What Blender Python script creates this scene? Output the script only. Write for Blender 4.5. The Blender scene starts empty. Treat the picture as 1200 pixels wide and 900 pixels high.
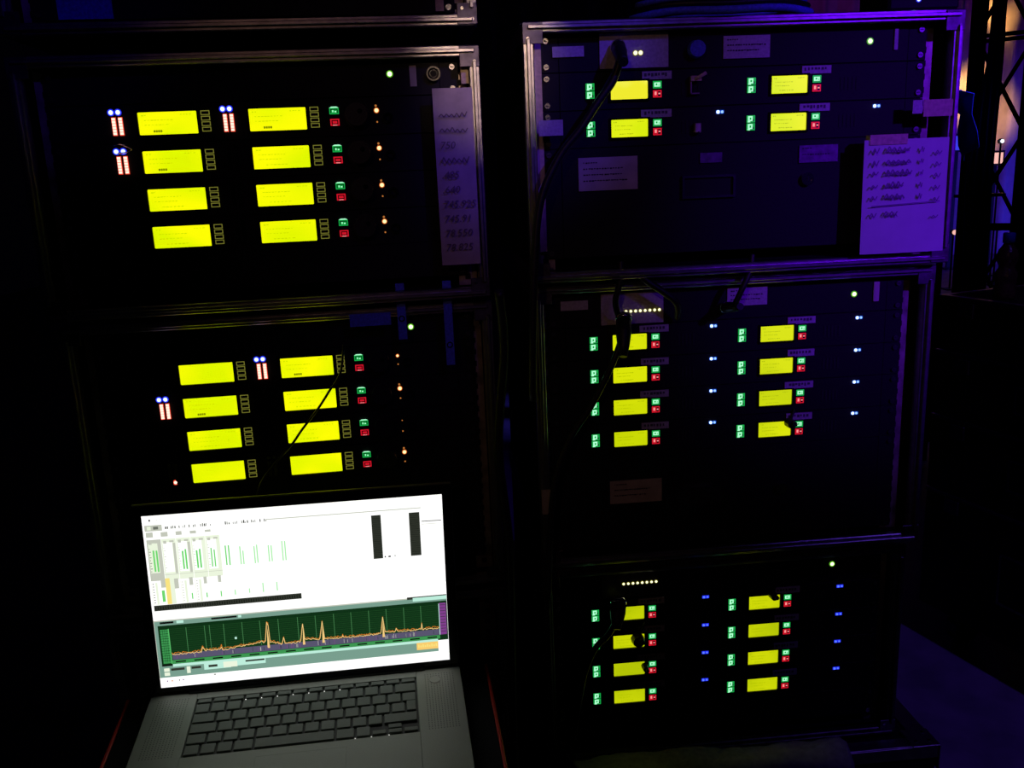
import bpy, bmesh, math, random
from math import sin, cos, pi, radians as rad
from mathutils import Vector, Matrix
random.seed(7)
C = bpy.context.scene.collection
ZO = 1.18          # eye height over the floor; measured heights below are relative to the eye

# ------------------------------------------------------------------ camera
PITCH, ROLL, FPX = 0.23296536, 0.04274636, 1049.99
cp, sp, cr, sr = cos(PITCH), sin(PITCH), cos(ROLL), sin(ROLL)
r0, f0, d0 = Vector((1, 0, 0)), Vector((0, cp, -sp)), Vector((0, -sp, -cp))
right = cr * r0 + sr * d0
down = -sr * r0 + cr * d0
cam = bpy.data.objects.new('camera', bpy.data.cameras.new('camera'))
C.objects.link(cam)
M = Matrix((right, -down, -f0)).transposed().to_4x4()
M.translation = (0, 0, ZO)
cam.matrix_world = M
cam.data.sensor_width = 36
cam.data.lens = FPX / 1200 * 36
cam.data.clip_start = .02
bpy.context.scene.camera = cam

# ------------------------------------------------------------------ world and light
sc = bpy.context.scene
sc.view_settings.view_transform = 'Standard'
sc.view_settings.look = 'None'
sc.view_settings.gamma = 1
sc.view_settings.exposure = 0
sc.view_settings.use_curve_mapping = False
w = bpy.data.worlds.new('world'); sc.world = w; w.use_nodes = True
w.node_tree.nodes['Background'].inputs[0].default_value = (.35, .25, 1, 1)
w.node_tree.nodes['Background'].inputs[1].default_value = .0006

def spot(name, loc, target, col, power, size, blend=.5, radius=.05):
    d = bpy.data.lights.new(name, 'SPOT'); d.color = col; d.energy = power
    d.spot_size = rad(size); d.spot_blend = blend; d.shadow_soft_size = radius
    o = bpy.data.objects.new(name, d); C.objects.link(o); o.location = loc
    o.rotation_euler = (Vector(target) - Vector(loc)).to_track_quat('-Z', 'Y').to_euler()
    return o
# violet-blue stage wash, then added accent spots; all high right behind the viewer
spot('stage_wash', (2.6, -2.4, ZO + 1.6), (.60, 1.24, ZO - .02), (.13, .002, 1), 430, 11.5, 1, .06)
spot('stage_wash_low', (1.2, -2.6, ZO + 2.2), (.16, 1.2, ZO + .24), (.30, .09, 1), 11, 17, 1, .1)
spot('blue_rim_accent', (1.6, -1.2, ZO + 1.7), (.055, 1.12, ZO + .10), (.08, .02, 1), 130, 5.4, .8, .04)  # added spot for the blue light along the rim
spot('blue_label_accent', (1.3, -1.6, ZO + 1.9), (-.49, 1.08, ZO + .20), (.10, .01, 1), 26, 5, .7, .04)  # added spot for the blue streak on the topmost label
spot('blue_strap_accent', (1.3, -1.6, ZO + 1.9), (-.12, 1.14, ZO - .17), (.10, .01, 1), 14, 5, 1, .04)  # added spot that brightens the eyelet straps
# added warm spot on rail and tape; weak warm lamp, both behind the viewer
spot('warm_accent', (.35, -1.3, ZO + .8), (-.012, 1.13, ZO + .115), (1, .66, .46), 42, 3.8, .5, .03)
spot('warm_lamp', (-.6, -1.6, ZO + .9), (.20, 1.2, ZO - .04), (1, .50, .34), 7.0, 24, 1, .05)
# violet spill over the floor and the receding cases on the right
spot('violet_floor_wash', (1.7, -.2, 3.4), (1.12, 1.65, .1), (.17, .06, 1), 65, 31, 1, .1)

# ------------------------------------------------------------------ helpers
def srgb(r, g, b):
    f = lambda c: (c / 255 / 12.92) if c / 255 <= .04045 else ((c / 255 + .055) / 1.055) ** 2.4
    return (f(r), f(g), f(b))
def mat(name, col, rough=.5, metal=0, bump=0, scale=60, vary=0, spec=.5, aniso=None):
    m = bpy.data.materials.new(name); m.use_nodes = True
    nt = m.node_tree; b = nt.nodes['Principled BSDF']
    b.inputs['Base Color'].default_value = (*col, 1); b.inputs['Roughness'].default_value = rough
    b.inputs['Metallic'].default_value = metal; b.inputs['Specular IOR Level'].default_value = spec
    if bump or vary:
        tc = nt.nodes.new('ShaderNodeTexCoord'); n = nt.nodes.new('ShaderNodeTexNoise')
        n.inputs['Scale'].default_value = scale; n.inputs['Detail'].default_value = 6
        nt.links.new(tc.outputs['Object'], n.inputs['Vector'])
        if bump:
            bp = nt.nodes.new('ShaderNodeBump'); bp.inputs['Strength'].default_value = bump
            bp.inputs['Distance'].default_value = .002
            nt.links.new(n.outputs['Fac'], bp.inputs['Height']); nt.links.new(bp.outputs['Normal'], b.inputs['Normal'])
        if vary:
            rp = nt.nodes.new('ShaderNodeValToRGB')
            rp.color_ramp.elements[0].position = .35; rp.color_ramp.elements[1].position = .65
            rp.color_ramp.elements[0].color = (*[c * (1 - vary) for c in col], 1)
            rp.color_ramp.elements[1].color = (*[min(1, c * (1 + vary)) for c in col], 1)
            nt.links.new(n.outputs['Fac'], rp.inputs['Fac']); nt.links.new(rp.outputs['Color'], b.inputs['Base Color'])
    return m
def glow(name, col, s=1, col2=None, scale=12):
    m = bpy.data.materials.new(name); m.use_nodes = True; nt = m.node_tree
    b = nt.nodes['Principled BSDF']; b.inputs['Base Color'].default_value = (.02, .02, .02, 1)
    b.inputs['Roughness'].default_value = .3
    b.inputs['Emission Color'].default_value = (*col, 1); b.inputs['Emission Strength'].default_value = s
    if col2:
        tc = nt.nodes.new('ShaderNodeTexCoord'); n = nt.nodes.new('ShaderNodeTexNoise')
        oi = nt.nodes.new('ShaderNodeObjectInfo'); ad = nt.nodes.new('ShaderNodeVectorMath')
        n.inputs['Scale'].default_value = scale; n.inputs['Detail'].default_value = 1
        nt.links.new(tc.outputs['Object'], ad.inputs[0]); nt.links.new(oi.outputs['Location'], ad.inputs[1])
        nt.links.new(ad.outputs[0], n.inputs['Vector'])
        rp = nt.nodes.new('ShaderNodeValToRGB'); rp.color_ramp.elements[0].position = .38; rp.color_ramp.elements[1].position = .62
        rp.color_ramp.elements[0].color = (*col, 1); rp.color_ramp.elements[1].color = (*col2, 1)
        nt.links.new(n.outputs['Fac'], rp.inputs['Fac']); nt.links.new(rp.outputs['Color'], b.inputs['Emission Color'])
    return m

MT = dict(
 faded=mat('faded_marker_ink', (.30, .27, .33), .8), faded2=mat('brown_marker_ink', (.22, .18, .16), .8),
 panel=mat('black_panel_paint', (.006, .006, .007), .65, 0, .15, 400, 0, .3),
 plast=mat('black_plastic', (.014, .014, .016), .38, 0, .1, 300),
 bezel=mat('gloss_black_bezel', (.008, .008, .009), .12),
 ply=mat('black_plywood_laminate', (.007, .007, .008), .8, 0, .35, 260, 0, .2),
 inside=mat('dark_case_inside', (.010, .010, .011), .8),
 alu=mat('aluminium_extrusion', (.52, .51, .52), .34, 1, .12, 90, .15),
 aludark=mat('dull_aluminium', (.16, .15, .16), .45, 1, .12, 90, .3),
 rail=mat('worn_steel_rail', (.42, .36, .30), .5, .6, .3, 40, .5),
 chrome=mat('chrome', (.8, .8, .82), .12, 1),
 screw=mat('zinc_screw', (.5, .5, .5), .25, 1),
 rubber=mat('black_rubber', (.01, .01, .011), .45, 0, .2, 200),
 tape=mat('lavender_grey_cloth_tape', (.62, .55, .60), .8, 0, .3, 300, .12),
 tapetan=mat('tan_masking_tape', (.75, .60, .38), .7, 0, .3, 200, .15),
 blue_tape_light=mat('blue_cloth_and_blue_light', (.10, .14, .85), .6, 0, .3, 300, .2),  # real blue tape; also blue light painted on the label and coil
 paper=mat('white_paper', (.74, .72, .74), .85, 0, .15, 40, .04),
 paperold=mat('buff_paper', (.60, .52, .46), .85, 0, .2, 40, .12),
 ink=mat('marker_ink', (.02, .02, .03), .7),
 engrave=mat('grey_silk_screen_print', (.10, .10, .11), .7),
 lap=mat('anodised_laptop_aluminium', (.27, .285, .245), .55, .2, .1, 900),
 key=mat('black_key_cap', (.14, .155, .13), .6, 0, .1, 800),
 well=mat('keyboard_well', (.03, .032, .03), .6),
 red=mat('dark_red_edge_trim', (.55, .03, .02), .45),
 cloth=mat('grey_crumpled_cloth', (.40, .37, .40), .9, 0, .5, 120, .15),
 floor=mat('stage_floor_paint', (.20, .18, .22), .55, 0, .4, 9, .25),
 curtain=mat('pale_backdrop_cloth', (.5, .47, .5), .9, 0, .3, 6, .15),
 truss=mat('black_truss_paint', (.006, .006, .007), .6),
 amber=mat('amber_plastic', (.10, .055, .03), .25, 0, .9, 70, .4),
 blucap=mat('blue_bottle_cap', (.05, .08, .8), .4),
 lcdA=glow('yellow_lcd_backlight', srgb(226, 248, 0), 1, srgb(254, 254, 4), 14),
 lcdhot=glow('pale_yellow_lcd_backlight', srgb(240, 235, 40), 1, srgb(255, 255, 130), 22),
 lcdB=glow('yellow_lcd_backlight_upper', srgb(218, 238, 5), 1, srgb(240, 245, 20), 14),
 lcdC=glow('yellow_lcd_backlight_middle', srgb(200, 215, 4), 1, srgb(218, 228, 8), 14),
 lcdD=glow('yellow_lcd_backlight_lower', srgb(180, 196, 6), 1, srgb(205, 216, 8), 14),
 lcdtxt=glow('lcd_faint_segment', srgb(205, 222, 0), 1), lcdtxtR=glow('lcd_olive_segment', srgb(172, 186, 0), 1), lcdblk=glow('lcd_dark_segment', srgb(120, 130, 0), 1),
 ring=glow('olive_key_outline', srgb(112, 112, 42), 1),
 gring=glow('green_key_outline', srgb(20, 165, 70), 1),
 gcore=glow('green_key_symbol', srgb(170, 255, 205), 1.1),
 rring=glow('red_key_outline', srgb(205, 20, 40), 1),
 rcore=glow('red_key_symbol', srgb(255, 150, 150), 1),
 keydark=mat('dark_lit_key_cap', (.02, .02, .02), .4),
 bhalo=glow('blue_led_halo', (.02, .03, .95), 1), bcore=glow('blue_led_core', (.45, .6, 1), 2.2),  # halo: bloom round the blue LEDs painted as a dimmer glowing ring
 bcdim=glow('small_blue_led_core', (.30, .55, 1), 1.3), bhalodim=glow('small_blue_led_halo', (.0, .06, .6), .8),  # dim glowing backing painted as the bloom of small LEDs
 bcviolet=glow('deep_blue_led_core', (.10, .2, 1), 1.2),
 rhalo=glow('red_led_halo', (.80, .05, .02), 1), rled=glow('red_led_core', (1, .5, .40), 2.0),  # red bloom round the LEDs painted as glowing backing
 ohalo=glow('orange_led_halo', (.55, .10, .01), 1), oled=glow('orange_led_core', (1, .55, .25), 2.2), odim=glow('dim_orange_led', (.45, .15, .03), 1),  # orange bloom painted as a ring round the core
 ghalo=glow('green_led_halo', (.08, .35, .01), 1), gled=glow('green_led_core', (.75, 1, .45), 2.2),  # green bloom painted as a ring round the core
 wled=glow('warm_white_led', (1, .95, .62), 1.4), whalo=glow('olive_led_halo', (.16, .15, .01), 1),  # olive ring is painted bloom of the white LEDs
 white=glow('laptop_screen_white', (1, 1, .985), 1.15),
 uigrey=glow('screen_grey_panel', srgb(196, 200, 186), 1), uipale=glow('screen_pale_panel', srgb(236, 246, 222), 1),
 uidark=glow('screen_dark_panel', srgb(48, 52, 44), 1), uigreen=glow('screen_green_meter', srgb(110, 215, 110), 1),
 uigreenp=glow('screen_pale_green_meter', srgb(170, 238, 170), 1), uiline=glow('screen_thin_line', srgb(110, 115, 105), 1),
 uiyel=glow('screen_yellow_cell', srgb(250, 228, 130), 1), uior=glow('screen_orange_cell', srgb(250, 205, 110), 1),
 uispec=glow('screen_graph_green', srgb(14, 48, 22), 1), uigrid=glow('screen_grid', srgb(70, 130, 78), 1), uigridf=glow('screen_faint_grid', srgb(42, 92, 44), 1),
 uibar=glow('screen_teal_bar', srgb(120, 158, 142), 1), uiteal=glow('screen_pale_teal', srgb(190, 238, 220), 1),
 uitr=glow('screen_yellow_trace', srgb(245, 205, 130), 1), uior2=glow('screen_orange_trace', srgb(215, 125, 40), 1), uifl=glow('screen_noise_floor', srgb(88, 84, 110), 1),
 uiax=glow('screen_green_axis', srgb(60, 150, 80), 1), uipur=glow('screen_purple_scale', srgb(128, 62, 140), 1), uisc=glow('screen_green_scale', srgb(90, 190, 105), 1),
 uiblk=glow('screen_black', (.003, .003, .003), 1),
 keyglint=glow('key_edge_glint', (1, 1, .95), 1.2),  # glints at the key edges, painted as glow
 stagep=glow('pink_stage_panel', srgb(255, 190, 180), 1), stageb=glow('blue_stage_panel', srgb(60, 60, 235), 1), stagew=glow('white_stage_lamp', (.8, .85, 1), 3),
)

class MB:
    """collects shapes of several materials into one mesh"""
    def __init__(s): s.bm = bmesh.new(); s.ms = []
    def mi(s, m):
        if m not in s.ms: s.ms.append(m)
        return s.ms.index(m)
    def box(s, x0, x1, y0, y1, z0, z1, m='panel', bev=0):
        r = bmesh.ops.create_cube(s.bm, size=1)
        for v in r['verts']:
            v.co = Vector(((x0 + x1) / 2 + v.co.x * (x1 - x0), (y0 + y1) / 2 + v.co.y * (y1 - y0), (z0 + z1) / 2 + v.co.z * (z1 - z0)))
        fs = list({f for v in r['verts'] for f in v.link_faces}); i = s.mi(m)
        for f in fs: f.material_index = i
        if bev:
            es = list({e for f in fs for e in f.edges})
            rr = bmesh.ops.bevel(s.bm, geom=es, offset=bev, segments=1, affect='EDGES')
            for f in rr['faces']: f.material_index = i
        return s
    def cyl(s, c, r, h, axis='y', n=16, m='panel', r2=None):
        k = bmesh.ops.create_cone(s.bm, cap_ends=True, segments=n, radius1=r, radius2=r if r2 is None else r2, depth=h)
        R = {'y': Matrix.Rotation(pi / 2, 4, 'X'), 'x': Matrix.Rotation(pi / 2, 4, 'Y'), 'z': Matrix.Identity(4)}[axis]
        for v in k['verts']: v.co = (R @ v.co) + Vector(c)
        i = s.mi(m)
        for f in {f for v in k['verts'] for f in v.link_faces}: f.material_index = i; f.smooth = False
        return s
    def dome(s, c, r, m, sy=.7, n=10):
        k = bmesh.ops.create_uvsphere(s.bm, u_segments=n, v_segments=6, radius=r)
        for v in k['verts']: v.co = Vector((v.co.x, v.co.y * sy, v.co.z)) + Vector(c)
        i = s.mi(m)
        for f in {f for v in k['verts'] for f in v.link_faces}: f.material_index = i; f.smooth = True
        return s
    def poly(s, pts, m):
        f = s.bm.faces.new([s.bm.verts.new(p) for p in pts]); f.material_index = s.mi(m); return s
    def ringc(s, c, r0_, r1_, y0, y1, n=24, m='chrome'):
        i = s.mi(m); V = []
        for k in range(n):
            a = 2 * pi * k / n
            V.append([s.bm.verts.new((c[0] + cos(a) * r, c[1] + y, c[2] + sin(a) * r)) for r, y in ((r0_, y0), (r1_, y0), (r1_, y1), (r0_, y1))])
        for k in range(n):
            a, b = V[k], V[(k + 1) % n]
            for j in range(4):
                f = s.bm.faces.new((a[j], a[(j + 1) % 4], b[(j + 1) % 4], b[j])); f.material_index = i
        return s
    def frame(s, x0, x1, z0, z1, t, y0, y1, m):
        s.box(x0, x1, y0, y1, z0, z0 + t, m); s.box(x0, x1, y0, y1, z1 - t, z1, m)
        s.box(x0, x0 + t, y0, y1, z0 + t, z1 - t, m); s.box(x1 - t, x1, y0, y1, z0 + t, z1 - t, m); return s
    def tube(s, pts, r, n=8, m='rubber', smooth=True, ends=True):
        P = [Vector(p) for p in pts]; i = s.mi(m); rings = []
        up = None
        for k, p in enumerate(P):
            t = (P[min(k + 1, len(P) - 1)] - P[max(k - 1, 0)]).normalized()
            a = t.cross(Vector((0, 0, 1)) if abs(t.z) < .9 else Vector((0, 1, 0))).normalized()
            if up is not None:
                a2 = (up - t * up.dot(t))
                if a2.length > .1: a = a2.normalized()
            up = a; b = t.cross(a)
            rr = r[k] if isinstance(r, (list, tuple)) else r
            rings.append([s.bm.verts.new(p + a * cos(2 * pi * j / n) * rr + b * sin(2 * pi * j / n) * rr) for j in range(n)])
        for k in range(len(rings) - 1):
            for j in range(n):
                f = s.bm.faces.new((rings[k][j], rings[k][(j + 1) % n], rings[k + 1][(j + 1) % n], rings[k + 1][j]))
                f.material_index = i; f.smooth = smooth
        if ends:
            for q in (rings[0], rings[-1]):
                try: f = s.bm.faces.new(q); f.material_index = i
                except ValueError: pass
        return s
    def lathe(s, prof, n=20, m='amber', c=(0, 0, 0)):
        i = s.mi(m) if isinstance(m, str) else 0
        R = []
        for r, z in prof: R.append([s.bm.verts.new((c[0] + r * cos(2 * pi * k / n), c[1] + r * sin(2 * pi * k / n), c[2] + z)) for k in range(n)])
        for a, b in zip(R, R[1:]):
            for k in range(n):
                f = s.bm.faces.new((a[k], a[(k + 1) % n], b[(k + 1) % n], b[k])); f.material_index = i; f.smooth = True
        for q in (R[0], R[-1]): f = s.bm.faces.new(q); f.material_index = i
        return s
    def mesh(s, name):
        bmesh.ops.recalc_face_normals(s.bm, faces=s.bm.faces[:])
        me = bpy.data.meshes.new(name); s.bm.to_mesh(me); s.bm.free()
        for m in s.ms: me.materials.append(MT[m])
        return me
def put(name, mb, parent=None, loc=(0, 0, 0), rot=None, label=None, mats=None):
    me = mb.mesh(name) if isinstance(mb, MB) else mb
    o = bpy.data.objects.new(name, me); C.objects.link(o); o.location = loc
    if rot: o.rotation_euler = rot
    if parent: o.parent = parent
    if label: o['label'] = label
    return o
def thing(name, label, cat, loc, rz=0, group=None):
    o = bpy.data.objects.new(name, None); C.objects.link(o); o.empty_display_size = .05
    o.location = loc; o.rotation_euler = (0, 0, rz); return tag(o, label, cat, group)
def tag(o, label, cat, group=None):
    o['label'] = label; o['category'] = cat
    if group: o['group'] = group
    return o
def smooth_path(P, n=8):
    P = [Vector(p) for p in P]; out = []
    for i in range(len(P) - 1):
        a, b, c, d = P[max(i - 1, 0)], P[i], P[i + 1], P[min(i + 2, len(P) - 1)]
        for k in range(n):
            t = k / n
            out.append(.5 * ((2 * b) + (c - a) * t + (2 * a - 5 * b + 4 * c - d) * t * t + (3 * b - a - 3 * c + d) * t ** 3))
    out.append(P[-1]); return out

# ------------------------------------------------------------------ rack frames (measured)
RK = [dict(T=(-.42747, 1.10469, .08544), yaw=.12692), dict(T=(-.42645, 1.12778, -.22461), yaw=.12692),
      dict(T=(.13492, 1.13804, .10017), yaw=.0784), dict(T=(.13525, 1.16215, -.21565), yaw=.0784),
      dict(T=(.13048, 1.17270, -.61360), yaw=.0784)]
def rp(r, lx, dy, lz):
    """world point in rack r: lx along its face, dy into the rack (negative = towards the viewer), lz up"""
    k = RK[r]; c, s = cos(k['yaw']), sin(k['yaw']); T = k['T']
    return Vector((T[0] + lx * c - dy * s, T[1] + lx * s + dy * c, T[2] + lz + ZO))
U = .04445

# ------------------------------------------------------------------ setting
g = MB(); g.box(-6, 7.5, -3, 12, -.1, 0, 'floor')
o = put('floor', g); o['kind'] = 'structure'
# folded backdrop cloth far behind
g = MB(); n = 420; x0, x1 = -5, 8; i = g.mi('curtain'); prev = None
for k in range(n + 1):
    x = x0 + (x1 - x0) * k / n
    y = 10.6 + .07 * sin(x * 17) + .03 * sin(x * 41 + 1)
    a, b = g.bm.verts.new((x, y, 0)), g.bm.verts.new((x, y, 5.5))
    a2, b2 = g.bm.verts.new((x, y + .02, 0)), g.bm.verts.new((x, y + .02, 5.5))
    if prev:
        f = g.bm.faces.new((prev[0], a, b, prev[1])); f.smooth = True
        f = g.bm.faces.new((prev[2], prev[3], b2, a2)); f.smooth = True
        g.bm.faces.new((prev[1], b, b2, prev[3]))
    prev = (a, b, a2, b2)
o = put('wall_back', g); o['kind'] = 'structure'
spot('violet_backdrop_wash', (2.2, 6.2, 4.6), (5.2, 10.6, ZO + .9), (.45, .03, .75), 75, 70, 1, .2)
spot('blue_backdrop_wash', (6.6, 7.2, .5), (5.0, 10.6, ZO - .6), (.05, .03, 1), 260, 70, 1, .2)

# ------------------------------------------------------------------ flight cases
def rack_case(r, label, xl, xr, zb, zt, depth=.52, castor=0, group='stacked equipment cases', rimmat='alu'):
    cx = (xl + xr) / 2; W = (xr - xl) / 2
    root = thing('flight_case', label, 'case', rp(r, cx, .2, zb - castor), RK[r]['yaw'], group)
    H = zt - zb; y0, y1 = -.216, -.2 + depth; c = castor; t = .009
    put('side_panel', MB().box(-W + .003, -W + .003 + t, y0 + .01, y1, c + .004, c + H - .004, 'ply'), root)
    put('side_panel', MB().box(W - .003 - t, W - .003, y0 + .01, y1, c + .004, c + H - .004, 'ply'), root)
    put('top_panel', MB().box(-W + .003 + t, W - .003 - t, y0 + .01, y1, c + H - .004 - t, c + H - .004, 'ply'), root)
    put('bottom_panel', MB().box(-W + .003 + t, W - .003 - t, y0 + .01, y1, c + .004, c + .004 + t, 'ply'), root)
    put('back_panel', MB().box(-W + .003 + t, W - .003 - t, y1 - t, y1, c + .004 + t, c + H - .004 - t, 'ply'), root)
    # stepped aluminium mouth of the case: outer bar plus raised tongue
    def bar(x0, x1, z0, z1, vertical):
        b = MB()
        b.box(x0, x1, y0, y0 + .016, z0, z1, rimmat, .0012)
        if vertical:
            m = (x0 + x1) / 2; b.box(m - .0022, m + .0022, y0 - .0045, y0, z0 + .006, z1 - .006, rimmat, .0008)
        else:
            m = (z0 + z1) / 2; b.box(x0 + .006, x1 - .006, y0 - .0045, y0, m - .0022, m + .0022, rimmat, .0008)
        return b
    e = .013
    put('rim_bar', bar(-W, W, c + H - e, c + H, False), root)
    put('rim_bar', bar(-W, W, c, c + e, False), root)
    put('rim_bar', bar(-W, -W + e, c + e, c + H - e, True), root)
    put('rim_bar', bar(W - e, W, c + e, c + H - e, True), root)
    for sx in (-1, 1):      # long edge profiles running back
        for z in (c, c + H):
            s = 1 if z > c else -1
            b = MB(); b.box(min(sx * W, sx * (W - .02)), max(sx * W, sx * (W - .02)), y0 + .016, y1, z - (.0025 if s > 0 else 0), z + (0 if s > 0 else .0025), 'aludark')
            b.box(min(sx * W, sx * (W - .0025)), max(sx * W, sx * (W - .0025)), y0 + .016, y1, min(z - s * .0025, z - s * .02), max(z - s * .0025, z - s * .02), 'aludark')
            put('edge_profile', b, root)
        # corner braces on the face
        for z in (c + .001, c + H - .025):
            b = MB(); b.box(min(sx * W, sx * (W - .024)), max(sx * W, sx * (W - .024)), y0 - .0015, y0 + .0005, z, z + .024, 'aludark', .0006)
            for q in (.006, .018): b.cyl((sx * (W - q), y0 - .0018, z + q), .002, .0016, 'y', 8, 'screw')
            put('corner_brace', b, root)
        # steel rack rail with square holes suggested by screws
        rc = .1555 - cx if r >= 2 else .14 - cx
        xr0 = rc + sx * .2405
        b = MB(); b.box(xr0 - .0115, xr0 + .0115, -.1935, -.1915, c + e + .001, c + H - e - .001, 'rail')
        k = 0; z = c + e + .012
        while z < c + H - e - .01:
            b.box(xr0 - .0035, xr0 + .0035, -.1943, -.1935, z - .0035, z + .0035, 'inside'); z += .01588
        put('rack_rail', b, root)
    if castor:
        for sx in (-1, 1):
            for y in (-.14, .22):
                b = MB(); b.box(sx * (W - .06) - .03, sx * (W - .06) + .03, y - .03, y + .03, c - .004, c, 'aludark')
                b.box(sx * (W - .06) - .016, sx * (W - .06) - .012, y - .02, y + .02, .03, c - .004, 'aludark')
                b.box(sx * (W - .06) + .012, sx * (W - .06) + .016, y - .02, y + .02, .03, c - .004, 'aludark')
                b.cyl((sx * (W - .06), y, .036), .036, .022, 'x', 20, 'rubber')
                put('castor', b, root)
    return root

rack_case(0, 'topmost left black flight case, cut off by the top of the frame', -.132, .406, .086, .40)

rack_case(0, 'upper left black flight case with four receivers and a narrow paper list at its right', -.132, .406, -.240, .064)
rack_case(1, 'left black flight case right behind the white laptop screen with four receivers inside', -.132, .406, -.336, .0615)
rack_case(1, 'lowest left black flight case on castors with the laptop shelf pulled out of it', -.132, .406, -.86, -.345, castor=.0955)
rack_case(2, 'top right black flight case with only two receivers and a large list on its right', -.107, .434, -.238, .069)
rack_case(3, 'middle right black flight case with four small-screen receivers above a locked drawer', -.105, .430, -.318, .073)
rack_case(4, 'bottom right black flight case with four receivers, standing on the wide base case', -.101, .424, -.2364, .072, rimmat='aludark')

# strips between the top left case and the one below it
for k, lx in enumerate((-.07, .345)):
    o = put('spacer_block', MB().box(-.03, .03, -.05, .05, 0, .0215, 'rubber'), None, rp(0, lx, .12, .0642), (0, 0, RK[0]['yaw']))
    tag(o, ['left', 'right'][k] + ' black rubber spacer block between the two uppermost left flight cases', 'spacer', 'spacer blocks')

# ------------------------------------------------------------------ receivers
def hscrews(b, x, z0, y=.0008):
    for z in (z0,):
        b.cyl((x, y, z), .0034, .0024, 'y', 12, 'screw'); b.box(x - .0024, x + .0024, y - .0014, y - .0011, z - .0004, z + .0004, 'inside')
    return b
def body(root, cx_off=0, h=.0440, knob=True):
    put('chassis', MB().box(-.215, .215, .005, .36, .001, h - .001, 'panel'), root)
    put('front_panel', MB().box(-.218, .218, .0015, .0050, 0, h, 'panel', .0006), root)
    for s in (-1, 1):
        b = MB(); b.box(min(s * .218, s * .2413), max(s * .218, s * .2413), .0020, .0050, 0, h, 'panel', .0006)
        e = put('rack_ear', b, root)
        for zz in (.0065, h - .0065): put('screw', hscrews(MB(), s * .2335, zz), e)
def dashes(x, z, wd, h, n, m, rnd, y=-.0004):
    """illegible printed line: n little marks"""
    b = MB(); px = x
    for k in range(n):
        ww = wd / n * rnd.uniform(.45, .85)
        b.box(px, px + ww, y, y + .0002, z - h * rnd.uniform(.6, 1), z, m); px += wd / n
    return b
GK = {}
def key_mesh(kind):
    if kind in GK: return GK[kind]
    b = MB(); rnd = random.Random(kind)
    if kind == 'soft':
        b.box(-.005, .005, -.0012, .0015, -.0024, .0024, 'keydark'); b.frame(-.0052, .0052, -.0026, .0026, .0009, -.0015, -.0010, 'ring')
    elif kind == 'house':
        b.box(-.0056, .0056, -.0012, .0015, -.0044, .0030, 'keydark')
        b.frame(-.0056, .0056, -.0044, .0030, .0012, -.0016, -.0010, 'gring')
        b.poly([(-.0056, -.0016, .0030), (.0056, -.0016, .0030), (.0030, -.0016, .0044), (-.0030, -.0016, .0044)], 'gcore')
        b.box(-.0034, .0034, -.0016, -.0011, -.0030, .0006, 'gring')
        b.box(-.0022, -.0008, -.0018, -.0016, -.0020, .0002, 'gcore'); b.box(.0006, .0026, -.0018, -.0016, -.0022, -.0008, 'gcore')
    elif kind in ('redbox',):
        b.box(-.0054, .0054, -.0012, .0015, -.0040, .0040, 'keydark'); b.frame(-.0054, .0054, -.0040, .0040, .0014, -.0016, -.0010, 'rring')
        b.box(-.0028, .0028, -.0016, -.0011, -.0014, .0014, 'rring'); b.box(-.0026, .0026, -.0016, -.0010, -.0038, -.0028, 'rcore')
    else:
        ring, core = ('gring', 'gcore') if kind[0] == 'g' else ('rring', 'rcore')
        b.box(-.0053, .0053, -.0012, .0015, -.0043, .0043, 'keydark')
        b.frame(-.0053, .0053, -.0042, .0042, .0013, -.0015, -.0010, ring)
        if kind == 'gsmall':
            b.box(-.0036, .0022, -.0017, -.0011, -.0026, .0034, core)
            b.box(-.0016, .0004, -.0019, -.0016, -.0010, .0016, ring)
            b.box(-.0040, -.0008, -.0017, -.0011, -.0040, -.0026, core); b.box(.0028, .0040, -.0016, -.0011, .0000, .0030, 'gring')
        elif kind == 'gtext':
            b.box(-.0038, .0036, -.0017, -.0011, -.0024, .0026, core)
            b.box(-.0020, .0000, -.0019, -.0016, -.0008, .0014, ring); b.box(.0012, .0028, -.0019, -.0016, .0000, .0006, ring); b.box(.0012, .0028, -.0019, -.0016, -.0014, -.0008, ring)
        else:
            b.box(-.0038, .0008, -.0016, -.0011, -.0026, .0026, ring); b.box(-.0034, -.0010, -.0018, -.0015, -.0014, .0026, core)
            b.box(.0014, .0036, -.0018, -.0015, -.0006, .0010, core)
    GK[kind] = b.mesh('key_' + kind); return GK[kind]
def led_pair_mesh(kind):
    if 'lp' + kind in GK: return GK['lp' + kind]
    b = MB()
    if kind == 'bigblue':
        for x in (-.004, .004): b.ringc((x, 0, 0), .0026, .0040, -.0006, .0012, 14, 'bhalo'); b.dome((x, -.0002, 0), .0027, 'bcore')
    else:
        core, lens = ('bcdim', 'bhalodim') if kind == 'cyan' else ('bcviolet', 'bhalo')
        b.dome((-.0026, 0, 0), .0022 if kind == 'cyan' else .0017, 'bcore' if kind == 'cyan' else core); b.dome((.0026, 0, 0), .0017 if kind == 'cyan' else .0014, core)
        b.box(-.0050, .0050, .0004, .0014, -.0022, .0022, lens)  # glowing backing paints the bloom of the pair
    GK['lp' + kind] = b.mesh('light_pair'); return GK['lp' + kind]
def bar_mesh():
    if 'bar' in GK: return GK['bar']
    b = MB()
    for x in (-.0038, .0038):
        b.box(x - .0026, x + .0026, .0002, .0014, -.0105, .0105, 'rhalo')  # glowing backing paints the red bloom of each bar
        for k in range(6): b.box(x - .0018, x + .0018, -.0012, .0012, -.0095 + k * .0033, -.0095 + k * .0033 + .0027, 'rled')
    GK['bar'] = b.mesh('meter_bar'); return GK['bar']
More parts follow.
